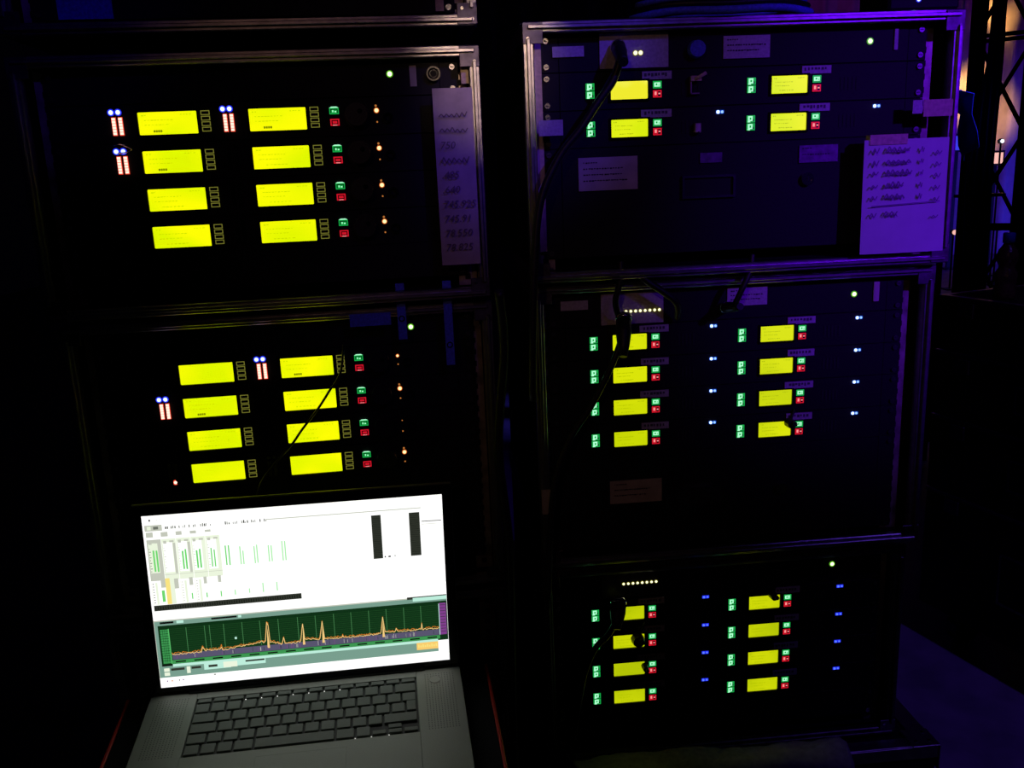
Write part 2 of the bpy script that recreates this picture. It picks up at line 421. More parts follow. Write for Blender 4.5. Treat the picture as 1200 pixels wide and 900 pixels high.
def lcd(root, x, w_, h, m, rnd, mode, zt):
    b = MB(); b.box(x, x + w_, -.0002, .0012, zt - h, zt, m, .0007)
    d = put('display', b, root)
    put('display_bezel', MB().frame(x - .0022, x + w_ + .0022, zt - h - .0022, zt + .0022, .0020, -.0012, .0014, 'bezel'), root)
    if mode:
        t = MB()
        def row(xx, zz, ww, hh, n):
            px = xx
            for k in range(n):
                a = ww / n * rnd.uniform(.4, .85); t.box(px, px + a, -.00045, -.0002, zz - hh * rnd.uniform(.55, 1), zz, 'lcdtxt' if w_ > .06 else 'lcdtxtR'); px += ww / n
        row(x + w_ * .06, zt - h * .12, w_ * .10, .0016, 2); row(x + w_ * .72, zt - h * .12, w_ * .20, .0013, 4)
        row(x + w_ * .10, zt - h * .34, w_ * .5, .0011, 9); row(x + w_ * .10, zt - h * .55, w_ * .42, .0010, 7)
        if mode == 2:
            for k in range(4): t.box(x + w_ * .24 + k * .0026, x + w_ * .24 + k * .0026 + .0021, -.0005, -.0002, zt - h * .90, zt - h * .80, 'lcdblk')
        else: row(x + w_ * .22, zt - h * .80, w_ * .4, .0012, 6)
        put('display_text', t, d)
    return d
ZL = .03495      # screen top above the unit's base, wide-screen receivers
def receiverA(r, k, label, mode, meters, orange, text):
    cx = .14; rnd = random.Random(r * 10 + k)
    root = thing('wireless_receiver', label, 'receiver', rp(r, cx, 0, -U * k - ZL), RK[r]['yaw'], 'wide-screen receivers in the left cases')
    body(root)
    for c in (0, 1):
        ox = .12737 * c - cx
        lcd(root, ox, .06706, .0258, 'lcdA', rnd, text[c], ZL)
        for j in range(4): put('soft_key', key_mesh('soft'), root, (ox + .0772, .0008, ZL - .0026 - j * .0063))
        if meters[c]:
            put('signal_light', led_pair_mesh('bigblue'), root, (ox - .0258, .0012, ZL + .001), label='pair of lit blue lights')
            put('level_meter', bar_mesh(), root, (ox - .0240, .0005, ZL - .0150), label='two lit red meter bars')
        else:
            b = MB()
            for x in (-.0038, .0038): b.box(x - .0022, x + .0022, .0004, .0014, -.0105, .0105, 'bezel'); b.cyl((x, .0006, .016), .0024, .002, 'y', 12, 'bezel')
            put('level_meter', b, root, (ox - .0240, 0, ZL - .0150), label='unlit dark meter')
    put('home_key', key_mesh('house'), root, (.2282 - cx, .0008, ZL - .0050), label='green glowing key')
    put('mute_key', key_mesh('redbox'), root, (.2282 - cx, .0008, ZL - .0188), label='red glowing key')
    d = MB(); d.cyl((0, -.006, 0), .0135, .014, 'y', 32, 'plast', .0128); d.ringc((0, 0, 0), .0125, .0150, -.0004, .0014, 32, 'plast')
    d.cyl((.004, -.0132, .004), .003, .0006, 'y', 14, 'bezel')
    put('rotary_dial', d, root, (.2550 - cx, .0, ZL - .0115))
    j = MB(); j.ringc((0, 0, 0), .0034, .0062, -.0022, .0014, 20, 'bezel'); j.ringc((0, 0, 0), .0062, .0074, -.0010, .0014, 6, 'plast')
    put('headphone_jack', j, root, (.2925 - cx, 0, ZL - .0150))
    L = MB()
    if orange == 2:
        L.ringc((0, 0, 0), .0022, .0034, -.0004, .0012, 12, 'ohalo'); L.dome((0, 0, 0), .0025, 'oled'); L.dome((-.0005, 0, .0055), .0014, 'odim'); L.dome((0, 0, -.0135), .0011, 'odim')
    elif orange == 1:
        L.dome((0, 0, 0), .0016, 'oled'); L.ringc((0, 0, 0), .0015, .0024, -.0002, .0012, 12, 'ohalo'); L.dome((0, 0, -.0115), .0010, 'odim')
    else:
        L.dome((0, 0, 0), .0008, 'odim'); L.dome((0, 0, -.0150), .0010, 'odim')
    put('status_light', L, root, (.2790 - cx, .0010, ZL - .0065), label='orange status light')
    if r == 1 and k == 3:
        F = MB(); F.dome((0, 0, 0), .0023, 'rled').ringc((0, 0, 0), .0022, .0036, -.0003, .001, 12, 'rhalo'); put('fault_light', F, root, (-.023 - cx, .0008, ZL - .0232), label='red light')
    # dim grey print at the far left of the panel
    put('panel_print', dashes(-.088, ZL - .004, .032, .0035, 8, 'engrave', rnd, .0010), root)
    return root
ordn = ['top', 'second', 'third', 'bottom']
for k in range(4):
    receiverA(0, k, ordn[k] + ' wide-screen receiver in the upper left case, ' + ['both blue and red meters lit', 'only left meter lit', 'no meters lit, third of four', 'no meters lit, lowest of four'][k],
              0, [(1, 1), (1, 0), (0, 0), (0, 0)][k], 2, [(2, 2), (2, 1), (1, 1), (1, 1)][k])
    receiverA(1, k, ordn[k] + ' wide-screen receiver in the case behind the laptop, ' + ['its right meter lit', 'its left meter lit', 'thin cable crossing its right screen', 'just above the laptop screen'][k],
              0, [(0, 1), (1, 0), (0, 0), (0, 0)][k], [1, 2, 0, 2][k], [(0, 2), (2, 1), (1, 1), (0, 0)][k])

ZB = .03195
def receiverB(r, k, label, leds, lm, tapes=True, hot=False):
    cx = .1555; rnd = random.Random(r * 10 + k)
    root = thing('wireless_receiver', label, 'receiver', rp(r, cx, 0, -U * k - ZB), RK[r]['yaw'], 'small-screen receivers in the right cases')
    body(root)
    for c in (0, 1):
        ox = .2003 * c - cx
        lcd(root, ox, .0455, .0208, 'lcdhot' if hot and c == 0 else lm, rnd, 0 if hot and c == 0 else 1, ZB)
        for j in (0, 1): put('antenna_key', key_mesh('gsmall'), root, (ox - .0255, .0008, ZB - .0052 - j * .0094), label='green glowing key')
        put('home_key', key_mesh('gtext'), root, (ox + .0572, .0008, ZB - .0052), label='green glowing key')
        put('mute_key', key_mesh('r'), root, (ox + .0572, .0008, ZB - .0158), label='red glowing key')
        if leds: put('link_light', led_pair_mesh(leds), root, (ox + .1362, .0008, ZB + .0047), label='pair of tiny blue lights')
        if tapes:
            t = MB(); t.box(ox + .037 + rnd.uniform(-.002, .002), ox + .075, -.0006, .0014, ZB + .0012, ZB + .0105, 'tape')
            tl = put('tape_label', t, root); put('writing', dashes(ox + .041, ZB + .0085, .030, .0042, 7, 'engrave', rnd, -.0009), tl)
        # ventilation slots
        s = MB()
        for q in range(5): s.box(ox + .088 + q * .005, ox + .0905 + q * .005, .0009, .0016, ZB - .019, ZB - .004, 'inside')
        put('vent_slots', s, root)
    return root
for k in range(2): receiverB(2, k, ['upper of the two receivers in the top right case, left screen glaring pale yellow', 'lower of the two receivers in the top right case, above the drawer'][k], [None, 'cyan'][k], 'lcdB', True, k == 0)
for k in range(4):
    receiverB(3, k, ordn[k] + ' small-screen receiver in the middle right case, ' + ['black plug crossing its left screen', 'cable crossing its left green keys', 'nothing over its screens', 'directly above the drawer'][k], 'cyan', 'lcdC')
    receiverB(4, k, ordn[k] + ' small-screen receiver in the bottom right case, ' + ['notched by a cable at each screen', 'black plug over its left screen', 'small notch in its left screen', 'nearest the grey cloth'][k], 'violet', 'lcdD')

# ------------------------------------------------------------------ header units (antenna splitters), drawers, blanks
def panel_unit(r, zb, h, label, name, cat, group, cx):
    root = thing(name, label, cat, rp(r, cx, 0, zb), RK[r]['yaw'], group); body(root, h=h); return root
def power_led(root, x, z):
    b = MB(); b.ringc((0, 0, 0), .0026, .0042, -.0004, .0014, 14, 'ghalo'); b.dome((0, 0, 0), .0029, 'gled'); put('power_light', b, root, (x, .0010, z), label='green power light')
hd = 'antenna splitters above the receivers'
def connector(root, x, z, R=.0085, bright=True):
    b = MB(); b.ringc((0, 0, 0), R * .78, R, -.006, .0015, 28, 'chrome' if bright else 'aludark'); b.cyl((0, -.0015, 0), R * .5, .006, 'y', 18, 'bezel'); b.ringc((0, 0, 0), R * .5, R * .56, -.005, 0, 18, 'chrome')
    put('socket_ring', b, root, (x, .0, z))
Z0 = .0098
u = panel_unit(0, Z0, .038, 'black splitter panel with a green light and chrome ring, above the upper left receivers', 'antenna_splitter', 'splitter', hd, .14)
power_led(u, .298 - .14, .0352 - Z0); connector(u, .3505 - .14, .0335 - Z0)
put('tape_label', MB().box(.322 - .14, .330 - .14, -.0004, .0016, .020 - Z0, .044 - Z0, 'paperold'), u)
u = panel_unit(1, Z0, .038, 'black splitter panel with one green light, under the gap between the two left cases', 'antenna_splitter', 'splitter', hd, .14)
power_led(u, .299 - .14, .031 - Z0)
def card(root, x0, x1, z0, z1, m='tape', rows=0, rnd=random.Random(3), name='label_card', y=-.0006):
    b = MB(); b.box(x0, x1, y, y + .0018, z0, z1, m)
    c_ = put(name, b, root)
    if rows:
        t = MB(); H = (z1 - z0)
        for q in range(rows):
            z = z1 - H * (.14 + .72 * q / max(1, rows)); px = x0 + (x1 - x0) * .08; wd = (x1 - x0) * rnd.uniform(.6, .85) if q else (x1 - x0) * .25
            nn = int(wd / .0035) + 1
            for j in range(nn):
                t.box(px, px + wd / nn * rnd.uniform(.5, .9), y - .0003, y, z - .0016 * rnd.uniform(.6, 1.1), z, 'ink'); px += wd / nn
        put('writing', t, c_)
    return c_
def wleds(root, x0, x1, n, z, R=.0019):
    for k in range(n):
        b = MB(); b.dome((0, 0, 0), R, 'wled'); b.ringc((0, 0, 0), R * .9, R * 1.3, -.0003, .0008, 12, 'whalo')
        put('indicator_light', b, root, (x0 + (x1 - x0) * k / max(1, n - 1), -.0010, z))
cx = .1555; ZH = .0126
u = panel_unit(2, ZH, .0425, 'black splitter with a pale card and two white lights, top of the top right case', 'antenna_splitter', 'splitter', hd, cx)
power_led(u, .324 - cx, .037 - ZH); card(u, -.013 - cx, .071 - cx, .0150 - ZH, .0555 - ZH, 'tape'); wleds(u, .0305 - cx, .0368 - cx, 2, .032 - ZH, .0026)
card(u, .139 - cx, .197 - cx, .022 - ZH, .048 - ZH, 'tape', 3, name='tape_label'); card(u, -.070 - cx, -.032 - cx, .030 - ZH, .042 - ZH, 'tape', name='tape_label')
b = MB(); b.cyl((0, -.004, 0), .0105, .011, 'y', 28, 'blue_tape_light', .0095); put('round_cap', b, u, (.105 - cx, 0, .034 - ZH), label='round blue cap')
card(u, .3545 - cx, .3590 - cx, .026 - ZH, .050 - ZH, 'tape', name='tape_strip')
u = panel_unit(3, ZH, .0425, 'black splitter with a row of eight lights, top of the middle right case', 'antenna_splitter', 'splitter', hd, cx)
power_led(u, .328 - cx, .037 - ZH); card(u, -.015 - cx, .068 - cx, .014 - ZH, .0555 - ZH, 'tape'); wleds(u, .018 - cx, .0625 - cx, 8, .0308 - ZH)
card(u, .154 - cx, .208 - cx, .030 - ZH, .054 - ZH, 'tape', 3, name='tape_label'); card(u, -.068 - cx, -.032 - cx, .036 - ZH, .048 - ZH, 'tape', name='tape_label')
card(u, .3545 - cx, .3620 - cx, .026 - ZH, .052 - ZH, 'paperold', name='tape_strip')
u = panel_unit(4, ZH, .0425, 'black splitter with a row of eight lights, top of the bottom right case', 'antenna_splitter', 'splitter', hd, cx)
power_led(u, .323 - cx, .041 - ZH); card(u, -.015 - cx, .068 - cx, .016 - ZH, .052 - ZH, 'aludark'); wleds(u, .016 - cx, .063 - cx, 8, .0362 - ZH)

def drawer(r, zt, h, label, lock, cards):
    root = thing('rack_drawer', label, 'drawer', rp(r, cx, 0, zt - h), RK[r]['yaw'], 'lockable drawers below the receivers')
    body(root, h=h)
    b = MB(); b.ringc((0, 0, 0), .0052, .0082, -.004, .0015, 24, 'chrome'); b.cyl((0, -.001, 0), .0052, .005, 'y', 18, 'chrome'); b.box(-.0007, .0007, -.0042, -.0034, -.003, .003, 'inside')
    put('lock', b, root, (lock[0] - cx, 0, lock[1] - zt + h), label='round chrome key lock')
    hb = MB(); hb.frame(-.034, .034, -.014, .014, .003, -.003, .0015, 'plast'); hb.box(-.031, .031, .0008, .0015, -.011, .011, 'inside')
    put('recessed_handle', hb, root, (.122 - cx, 0, lock[1] - zt + h - .004))
    for (a, b_, c_, d_, m, rows) in cards: card(root, a - cx, b_ - cx, c_ - zt + h, d_ - zt + h, m, rows)
    return root
drawer(2, .0122 - 2 * U, .133, 'black drawer with a buff label and chrome lock, in the top right case', (.249, -.125),
       [(-.042, .032, -.128, -.088, 'paperold', 4), (.111, .139, -.100, -.088, 'aludark', 0), (.238, .288, -.105, -.084, 'aludark', 2)])
drawer(3, .0122 - 4 * U, .133, 'black drawer with a faint buff label and lock, in the middle right case', (.234, -.230),
       [(-.007, .065, -.236, -.203, 'paperold', 3), (.092, .135, -.228, -.214, 'aludark', 0)])
for r, zt, h, c, lb in [(0, .0095 - 4 * U, .044, .14, 'plain black blank panel at the foot of the upper left case'), (1, .0095 - 4 * U, .133, .14, 'tall plain black blank panel hidden behind the laptop screen'),
                        (4, .0122 - 4 * U, .044, .1555, 'plain black blank panel at the foot of the bottom right case')]:
    panel_unit(r, zt - h, h, lb, 'blank_panel', 'panel', 'blank rack panels', c)
# upper case content above the frame's top edge
u = panel_unit(0, .103, .088, 'black panel in the topmost left case with a blue-lit label', 'blank_panel', 'panel', 'blank rack panels', .14)
card(u, -.072 - .14, -.012 - .14, 0.001, .04, 'blue_tape_light')  # blue light on this label put into its colour
card(u, .378 - .14 - .02, .388 - .14 - .02, 0.002, .05, 'tapetan', name='tape_strip')

# ------------------------------------------------------------------ paper notes and tape
def scrib(b, x, z, wd, h, rnd, y, t=.0012, m='faded'):
    """hand-written word: a connected pen line of short strokes"""
    n = max(3, int(wd / (h * .38))); P = []
    for k in range(n + 1): P.append((x + wd * k / n, z + (h * rnd.uniform(.15, .5) if k % 2 else -h * rnd.uniform(.15, .5))))
    for (xa, za), (xb, zb) in zip(P, P[1:]):
        d = Vector((xb - xa, zb - za)); nn = Vector((-d.y, d.x)).normalized() * t / 2
        b.poly([(xa - nn.x, y, za - nn.y), (xb - nn.x, y, zb - nn.y), (xb + nn.x, y, zb + nn.y), (xa + nn.x, y, za + nn.y)], m)
def text_mesh(s, size, m):
    cu = bpy.data.curves.new('t', 'FONT'); cu.body = s; cu.size = size; cu.resolution_u = 2; cu.shear = .2
    o = bpy.data.objects.new('t', cu); dg = bpy.context.evaluated_depsgraph_get()
    C.objects.link(o); dg.update(); me = bpy.data.meshes.new_from_object(o.evaluated_get(dg)); bpy.data.objects.remove(o); bpy.data.curves.remove(cu)
    me.materials.clear(); me.materials.append(MT[m]); return me
def sheet(r, x0, x1, z0, z1, dy, label, m, curl=.004, nx=8, nz=14):
    w2 = (x1 - x0) / 2; H = z1 - z0
    root = thing('paper_note', label, 'note', rp(r, (x0 + x1) / 2, dy, z0), RK[r]['yaw'])
    b = MB(); i = b.mi(m); G = []
    for s in (0, .0003):
        for a in range(nx + 1):
            for c_ in range(nz + 1):
                u_, v_ = a / nx, c_ / nz
                G.append(b.bm.verts.new((-w2 + 2 * w2 * u_, -curl * (1 - v_) ** 2 * abs(sin(u_ * 2.4 + .3)) + s, H * v_)))
    N = (nx + 1) * (nz + 1)
    for s in (0, 1):
        for a in range(nx):
            for c_ in range(nz):
                k = s * N + a * (nz + 1) + c_; q = (G[k], G[k + nz + 1], G[k + nz + 2], G[k + 1])
                f = b.bm.faces.new(q if s == 0 else q[::-1]); f.smooth = True; f.material_index = i
    put('sheet', b, root); return root, w2, H
rnd = random.Random(5)
n1, w2, H = sheet(2, .308, .4165, -.2205, -.0815, -.030, 'large white handwritten list hanging at the right of the top right case, lit violet', 'paper')
t = MB(); yy = -.0052
for k, (zz, word) in enumerate([(.905, .030), (.80, .032), (.705, .034), (.60, .024), (.50, .026), (.345, .018)]):
    z = H * zz; scrib(t, -w2 + .008, z, .009, .007, rnd, yy, .0014)
    scrib(t, -w2 + .026, z + .001, word, .008, rnd, yy, .0016); scrib(t, -w2 + .028, z - .0006, word * .9, .005, rnd, yy, .0012)
    if k < 5: scrib(t, .016, z, .004, .007, rnd, yy, .0012)
    scrib(t, .034, z - .004, .009, .006, rnd, yy, .0012)
t.poly([(-w2 + .010, yy, H * .420), (w2 - .010, yy, H * .445), (w2 - .010, yy, H * .452), (-w2 + .010, yy, H * .429)], 'faded')
put('handwriting', t, n1)
put('tape_strip', MB().box(-.048, .0, -.0015, .010, H - .006, H + .006, 'tapetan'), n1)
n2, w2, H = sheet(0, .3465, .3945, -.196, .0145, -.026, 'narrow long handwritten number list hanging at the right of the upper left case', 'paperold', .003)
for k, s in enumerate(['', '', '750', '', '.485', '.640', '745.925', '745.91', '78.550', '78.825']):
    z = H * (.85 - k * .083)
    if s:
        me = text_mesh(s, .0125, 'faded2'); o = put('handwriting', me, n2, (-w2 + .005, -.0045, z - .004), (pi / 2, 0, 0))
    else:
        t = MB(); scrib(t, -w2 + .006, z, .034, .008, rnd, -.0045, .0013, 'faded2'); put('handwriting', t, n2)
def tapepiece(r, x0, x1, z0, z1, dy, m, label, th=.0012):
    o = put('tape_strip', MB().box(-(x1 - x0) / 2, (x1 - x0) / 2, 0, th, 0, z1 - z0, m), None, rp(r, (x0 + x1) / 2, dy, z0), (0, 0, RK[r]['yaw']))
    return tag(o, label, 'tape')
tapepiece(0, .3838, .3925, .0205, .0505, -.008, 'tapetan', 'short tan tape strip standing upright at the top right corner of the upper left case')
tapepiece(2, -.092, -.063, -.061, -.043, -.0230, 'tape', 'lavender tape square on the left rim of the top right case')
tapepiece(2, -.0950, -.0840, -.200, .052, -.0012, 'tapetan', 'long tan strip added down the left rail of the top right case for its warm light')  # added strip; warm light on the rail put into its tan colour
tapepiece(2, .371, .383, -.052, -.036, -.0230, 'tape', 'small lavender tape square beside the second receiver in the top right case')
tapepiece(2, .384, .421, -.056, -.036, -.0250, 'tapetan', 'tan tape strip over the right rim of the top right case, above the violet list')
tapepiece(3, -.104, -.090, -.235, -.200, -.0230, 'paperold', 'rust-tinted tape patch on the left rim of the middle right case')
tapepiece(3, .283, .318, .0755, .083, -.0200, 'tapetan', 'small amber tape scrap on top of the middle right case, below the violet list')
# straps with eyelets across the two left cases
def strap(lx, z0, z1, eye, label):
    root = thing('cloth_strap', label, 'strap', rp(1, lx, -.0265, z0), RK[1]['yaw'], 'blue straps across the left cases')
    put('webbing', MB().box(-.0055, .0055, 0, .0015, 0, z1 - z0, 'blue_tape_light'), root)
    for e in eye: put('eyelet', MB().ringc((0, 0, 0), .0026, .0040, -.0012, 0, 18, 'chrome'), root, (0, 0, e - z0))
strap(.288, .020, .092, [.047], 'left short blue strap with an eyelet hanging below the gap between the left cases')
strap(.3475, -.018, .092, [.076, .009], 'right longer blue strap with two eyelets hanging below the gap between the left cases')
o = put('tape_strip', MB().box(-.026, .026, 0, .0012, 0, .016, 'blue_tape_light'), None, rp(1, .248, -.0265, .040), (0, 0, RK[1]['yaw'])); tag(o, 'blue horizontal tape piece left of the short eyelet strap', 'tape')

# wire clip beside the second receiver's lights
b = MB(); b.tube(smooth_path([(-.004, 0, .0055), (.008, -.004, .0058), (.017, -.006, .003), (.021, -.006, 0), (.014, -.004, -.003), (.004, -.001, -.0035)], 4), .0007, 6, 'chrome')
o = put('wire_clip', b, None, rp(0, -.030, -.005, -.042), (0, 0, RK[0]['yaw'])); tag(o, 'small pointed wire clip beside the blue lights of the second upper left receiver', 'clip')
b = MB(); b.box(-.0012, .0002, -.006, 0, -.021, 0, 'rail'); b.box(-.0012, .010, -.006, 0, -.021, -.0195, 'rail'); b.box(-.0012, .012, -.008, -.0065, -.006, 0, 'tapetan')
b.tube([(.004, -.007, -.004), (.012, -.009, 0), (.017, -.009, .003)], .0022, 8, 'tapetan')
o = put('metal_bracket', b, None, rp(2, .0985, 0.0008, .003), (0, 0, RK[2]['yaw'])); tag(o, 'small bent tan bracket right of the glaring screen in the top right case', 'bracket')
b = MB(); b.box(-.004, .004, -.008, 0, -.006, .006, 'rail', .001); b.cyl((0, -.009, -.005), .001, .002, 'y', 8, 'chrome')
o = put('metal_clip', b, None, rp(2, .1065, 0.0008, -.058), (0, 0, RK[2]['yaw'])); tag(o, 'tiny square metal clip right of the lower receiver screen, top right case', 'clip')

# ------------------------------------------------------------------ cables
def cable(label, r, pts, rad_, plug=None, name='black_cable', m='rubber', group=None, stuff=None):
    P = [rp(r, x, dy, z) for x, dy, z in pts]; base = P[-1]; L = [p - base for p in P]
    root = thing(name, label, 'cable', base, 0, group)
    put('cord', MB().tube(smooth_path(L, 8), rad_, 10, m), root)
    if plug:      # tapered strain relief + metal shell at the first point, pointing along the cord
        a = L[0]; d = (L[1] - L[0]).normalized(); b = MB()
        kl = .7 if plug > .0105 else 1
        b.tube([a - d * .002, a + d * .018 * kl, a + d * .034 * kl, a + d * .05 * kl], [plug, plug, plug * .8, rad_ * 1.2], 16, 'rubber', True)
        put('plug', b, root)
        c_ = a - d * .004; b = MB(); b.tube([c_ - d * .004, c_, c_ + d * .004], [plug * .92, plug * 1.10, plug * 1.02], 20, 'chrome', True); put('collar', b, root)
    return root
cable('black cable with thick plug dropping past the glaring screen, top right case', 2,
      [(.008, -.010, .037), (.006, -.034, .026), (-.001, -.036, .006), (-.007, -.036, -.006), (-.023, -.036, -.026), (-.044, -.036, -.055), (-.071, -.036, -.087), (-.096, -.040, -.141), (-.107, -.045, -.232), (-.114, -.045, -.38)], .0048, .0085)
cable('black cable whose thick plug covers the left end of a screen, middle right case', 3,
      [(.0095, -.026, .024), (.0075, -.034, .010), (-.004, -.038, -.020), (-.018, -.038, -.050), (-.040, -.036, -.090), (-.066, -.034, -.130), (-.090, -.036, -.200), (-.102, -.040, -.35)], .0042, .0100)
cable('black cable hanging from above onto the connector of the middle right splitter', 3,
      [(.006, -.030, .100), (.004, -.034, .075), (-.002, -.032, .050), (.003, -.024, .030)], .0040)
cable('black cable curving over the right end of the pale card, middle right case', 3,
      [(.022, -.030, .090), (.040, -.034, .072), (.060, -.034, .058), (.078, -.030, .042), (.084, -.012, .020)], .0045)
cable('black cable hanging down to a plug left of the second card, middle right case', 3,
      [(.150, -.008, .030), (.151, -.032, .034), (.160, -.038, .056), (.172, -.034, .080), (.176, -.030, .1)], .0038, .0072)
cable('black cable with plug over the first left screen of the bottom right case', 4,
      [(.0025, -.028, .020), (.0005, -.034, .012), (-.005, -.036, -.006), (-.015, -.036, -.023), (-.030, -.036, -.037), (-.042, -.036, -.060), (-.052, -.036, -.093), (-.065, -.04, -.16), (-.072, -.04, -.20)], .0042, .0110)
for (r, x, z, R, lb) in [(4, .0345, -.0500, .0098, 'black rubber plug cap over the second left screen, bottom right case'),
                         (4, .0445, -.0945, .0048, 'small black rubber cap at the right end of the third left screen, bottom right case'),
                         (4, .2330, .0030, .0060, 'black rubber cap notching the top edge of the first right screen, bottom right case'),
                         (3, .2420, -.1345, .0070, 'black rubber cap notching the lowest right screen, middle right case')]:
    b = MB(); b.cyl((0, 0, 0), R, .012, 'y', 9, 'rubber', R * .85); b.cyl((R * .3, -.008, R * .2), R * .5, .006, 'y', 9, 'rubber')
    b.tube([(0, 0.004, 0), (R * .6, .006, R * 1.3), (R * 1.2, .008, R * 2.4)], R * .3, 6, 'rubber')
    o = put('rubber_cap', b, None, rp(r, x, -.0085, z), (0, 0, RK[r]['yaw'])); tag(o, lb, 'cap')
cable('thin black cable running diagonally over two screens behind the laptop', 1,
      [(.212, -.020, .02), (.2035, -.012, -.022), (.1880, -.012, -.044), (.172, -.012, -.066), (.1480, -.012, -.094), (.1330, -.012, -.113), (.108, -.014, -.138), (.085, -.02, -.170), (.07, -.022, -.24)], .0016, None)
cable('thick black cable falling between the left and right stacks', 2,
      [(-.150, -.05, -.24), (-.146, -.03, -.32), (-.158, -.02, -.45), (-.150, -.02, -.60), (-.156, -.02, -.90), (-.150, -.03, -1.27)], .006)
# coil of cable lying on the top right case
b = MB()
for q in range(5):
    R1, R2 = .112 - q * .004, .055 - q * .003
    b.tube([(R1 * cos(2 * pi * k / 32), R2 * sin(2 * pi * k / 32), .006 + .0075 * (q % 3) + .001 * sin(k)) for k in range(33)], .0042, 7, 'rubber' if q % 2 else 'blue_tape_light')  # blue light on the coil painted into alternate turns
o = put('coiled_cable', b, None, rp(2, .145, -.02 + .05, .0695), (0, 0, RK[2]['yaw'])); tag(o, 'flat coil of cable lying on top of the top right case, blue-lit', 'cable')
bx = thing('breakout_box', 'small dark box with one blue light on top of the top right case', 'box', rp(2, .385, .02, .0695), RK[2]['yaw'])
put('housing', MB().box(-.045, .045, -.03, .05, 0, .045, 'panel', .003), bx); put('indicator_light', MB().dome((0, 0, 0), .0024, 'bcore').ringc((0, 0, 0), .0022, .0034, -.0004, .001, 12, 'bhalo'), bx, (-.008, -.0302, .012), label='blue light')

# ------------------------------------------------------------------ laptop on the pulled-out shelf
LC = Vector((-.2712, .9803, -.6391 + ZO))
LM = Matrix.Rotation(.1327, 4, 'Z') @ Matrix.Rotation(.0948, 4, 'X') @ Matrix.Rotation(.016, 4, 'Y')
def lroot(name, label, cat, off):
    o = thing(name, label, cat, (0, 0, 0)); m_ = LM.copy(); m_.translation = LC + LM.to_3x3() @ Vector(off); o.matrix_world = m_; return o
lp = lroot('laptop', 'open silver laptop with white glowing screen and black keys on the pulled-out shelf', 'laptop', (0, 0, -.021))
TZ = .021
# base: slab with rounded edges, speaker grilles, keyboard well, trackpad
kx, k0, k1 = .1380, -.0530, .0530
b = MB(); b.box(-.1965, .1965, -.187, .0775, .002, TZ - .003, 'lap', .002)
b.box(-.1965, -kx, -.187, .0660, TZ - .003, TZ, 'lap', .0008); b.box(kx, .1965, -.187, .0660, TZ - .003, TZ, 'lap', .0008)
b.box(-kx, kx, -.187, k0, TZ - .003, TZ, 'lap'); b.box(-kx, kx, k1, .0660, TZ - .003, TZ, 'lap')
for x in (-.17, .17):
    for y in (-.165, .055): b.cyl((x, y, .001), .008, .002, 'z', 14, 'rubber')
put('base', b, lp)
put('keyboard_well', MB().box(-kx, kx, k0, k1, TZ - .0031, TZ - .0026, 'well'), lp)
for s in (-1, 1):
    b = MB()
    for i_ in range(11):
        for j_ in range(30): b.box(s * .167 - .018 + i_ * .0036, s * .167 - .018 + i_ * .0036 + .0011, -.050 + j_ * .0036, -.050 + j_ * .0036 + .0011, TZ, TZ + .00012, 'well')
    g_ = put('speaker_grille', b, lp); g_['kind'] = 'stuff'
pb = MB(); pb.cyl((0, 0, 0), .0068, .0008, 'z', 28, 'lap')
i_ = pb.mi('aludark')
for k in range(24):
    a, a2 = 2 * pi * k / 24, 2 * pi * (k + 1) / 24
    pb.poly([(.0074 * cos(a), .0072 * sin(a), .0003), (.0078 * cos(a), .0078 * sin(a), .0003), (.0078 * cos(a2), .0078 * sin(a2), .0003), (.0074 * cos(a2), .0074 * sin(a2), .0003)], 'aludark')
put('power_button', pb, lp, (.162, .043, TZ + .0002))
put('trackpad', MB().box(-.052, .052, -.165, -.065, TZ, TZ + .0004, 'lap', .0003).frame(-.0525, .0525, -.1655, -.0645, .0004, 0, 0, 'well') if 0 else MB().box(-.052, .052, -.165, -.065, TZ, TZ + .0004, 'lap', .0003), lp)
UW = .2745 / 14.5; KM = {}
def keyobj(x, y, wu, d, shape=None):
    kk = (round(wu, 3), round(d, 4), shape)
    if kk not in KM:
        W_ = UW * wu - .0030
        b = MB()
        if shape == 'ell':
            b.box(-W_ / 2, W_ / 2, .0015, d + .0015 + .0 - .0026 + .0026 - .0015, 0, .0032, 'key', .0005); b.box(-W_ / 2 + .0048, W_ / 2, -d - .0005, .0012, 0, .0032, 'key', .0005)
        else: b.box(-W_ / 2, W_ / 2, -d / 2, d / 2, 0, .0032, 'key', .0006)
        KM[kk] = b.mesh('key')
    put('key', KM[kk], lp, (x, y, TZ - .0026))
xl = -.2745 / 2; rowd = .0187
ytop = .0520
def rowkeys(ws, y, d, start=0):
    x = xl + start * UW
    for wu in ws: keyobj(x + UW * wu / 2, y, wu, d); x += UW * wu
rowkeys([14.5 / 14] * 14, ytop - .0045, .0072)
yr = [ytop - .0100 - rowd * (k + .5) + .0005 for k in range(5)]
rowkeys([1] * 13 + [1.5], yr[0], .0160)
rowkeys([1.5] + [1] * 12, yr[1], .0160); rowkeys([1.75] + [1] * 12, yr[2], .0160)
keyobj(xl + UW * 13.97, (yr[1] + yr[2]) / 2 + .0005, 1.0, .0165, 'ell')
rowkeys([1.25] + [1] * 11 + [2.25], yr[3], .0160)
rowkeys([1, 1, 1, 1.25, 5, 1.25, 1], yr[4], .0160)
rowkeys([1], yr[4] - .0040, .0070, 11.5); rowkeys([1], yr[4] - .0040, .0070, 13.5); rowkeys([1], yr[4] - .0040, .0070, 12.5); rowkeys([1], yr[4] + .0045, .0070, 12.5)
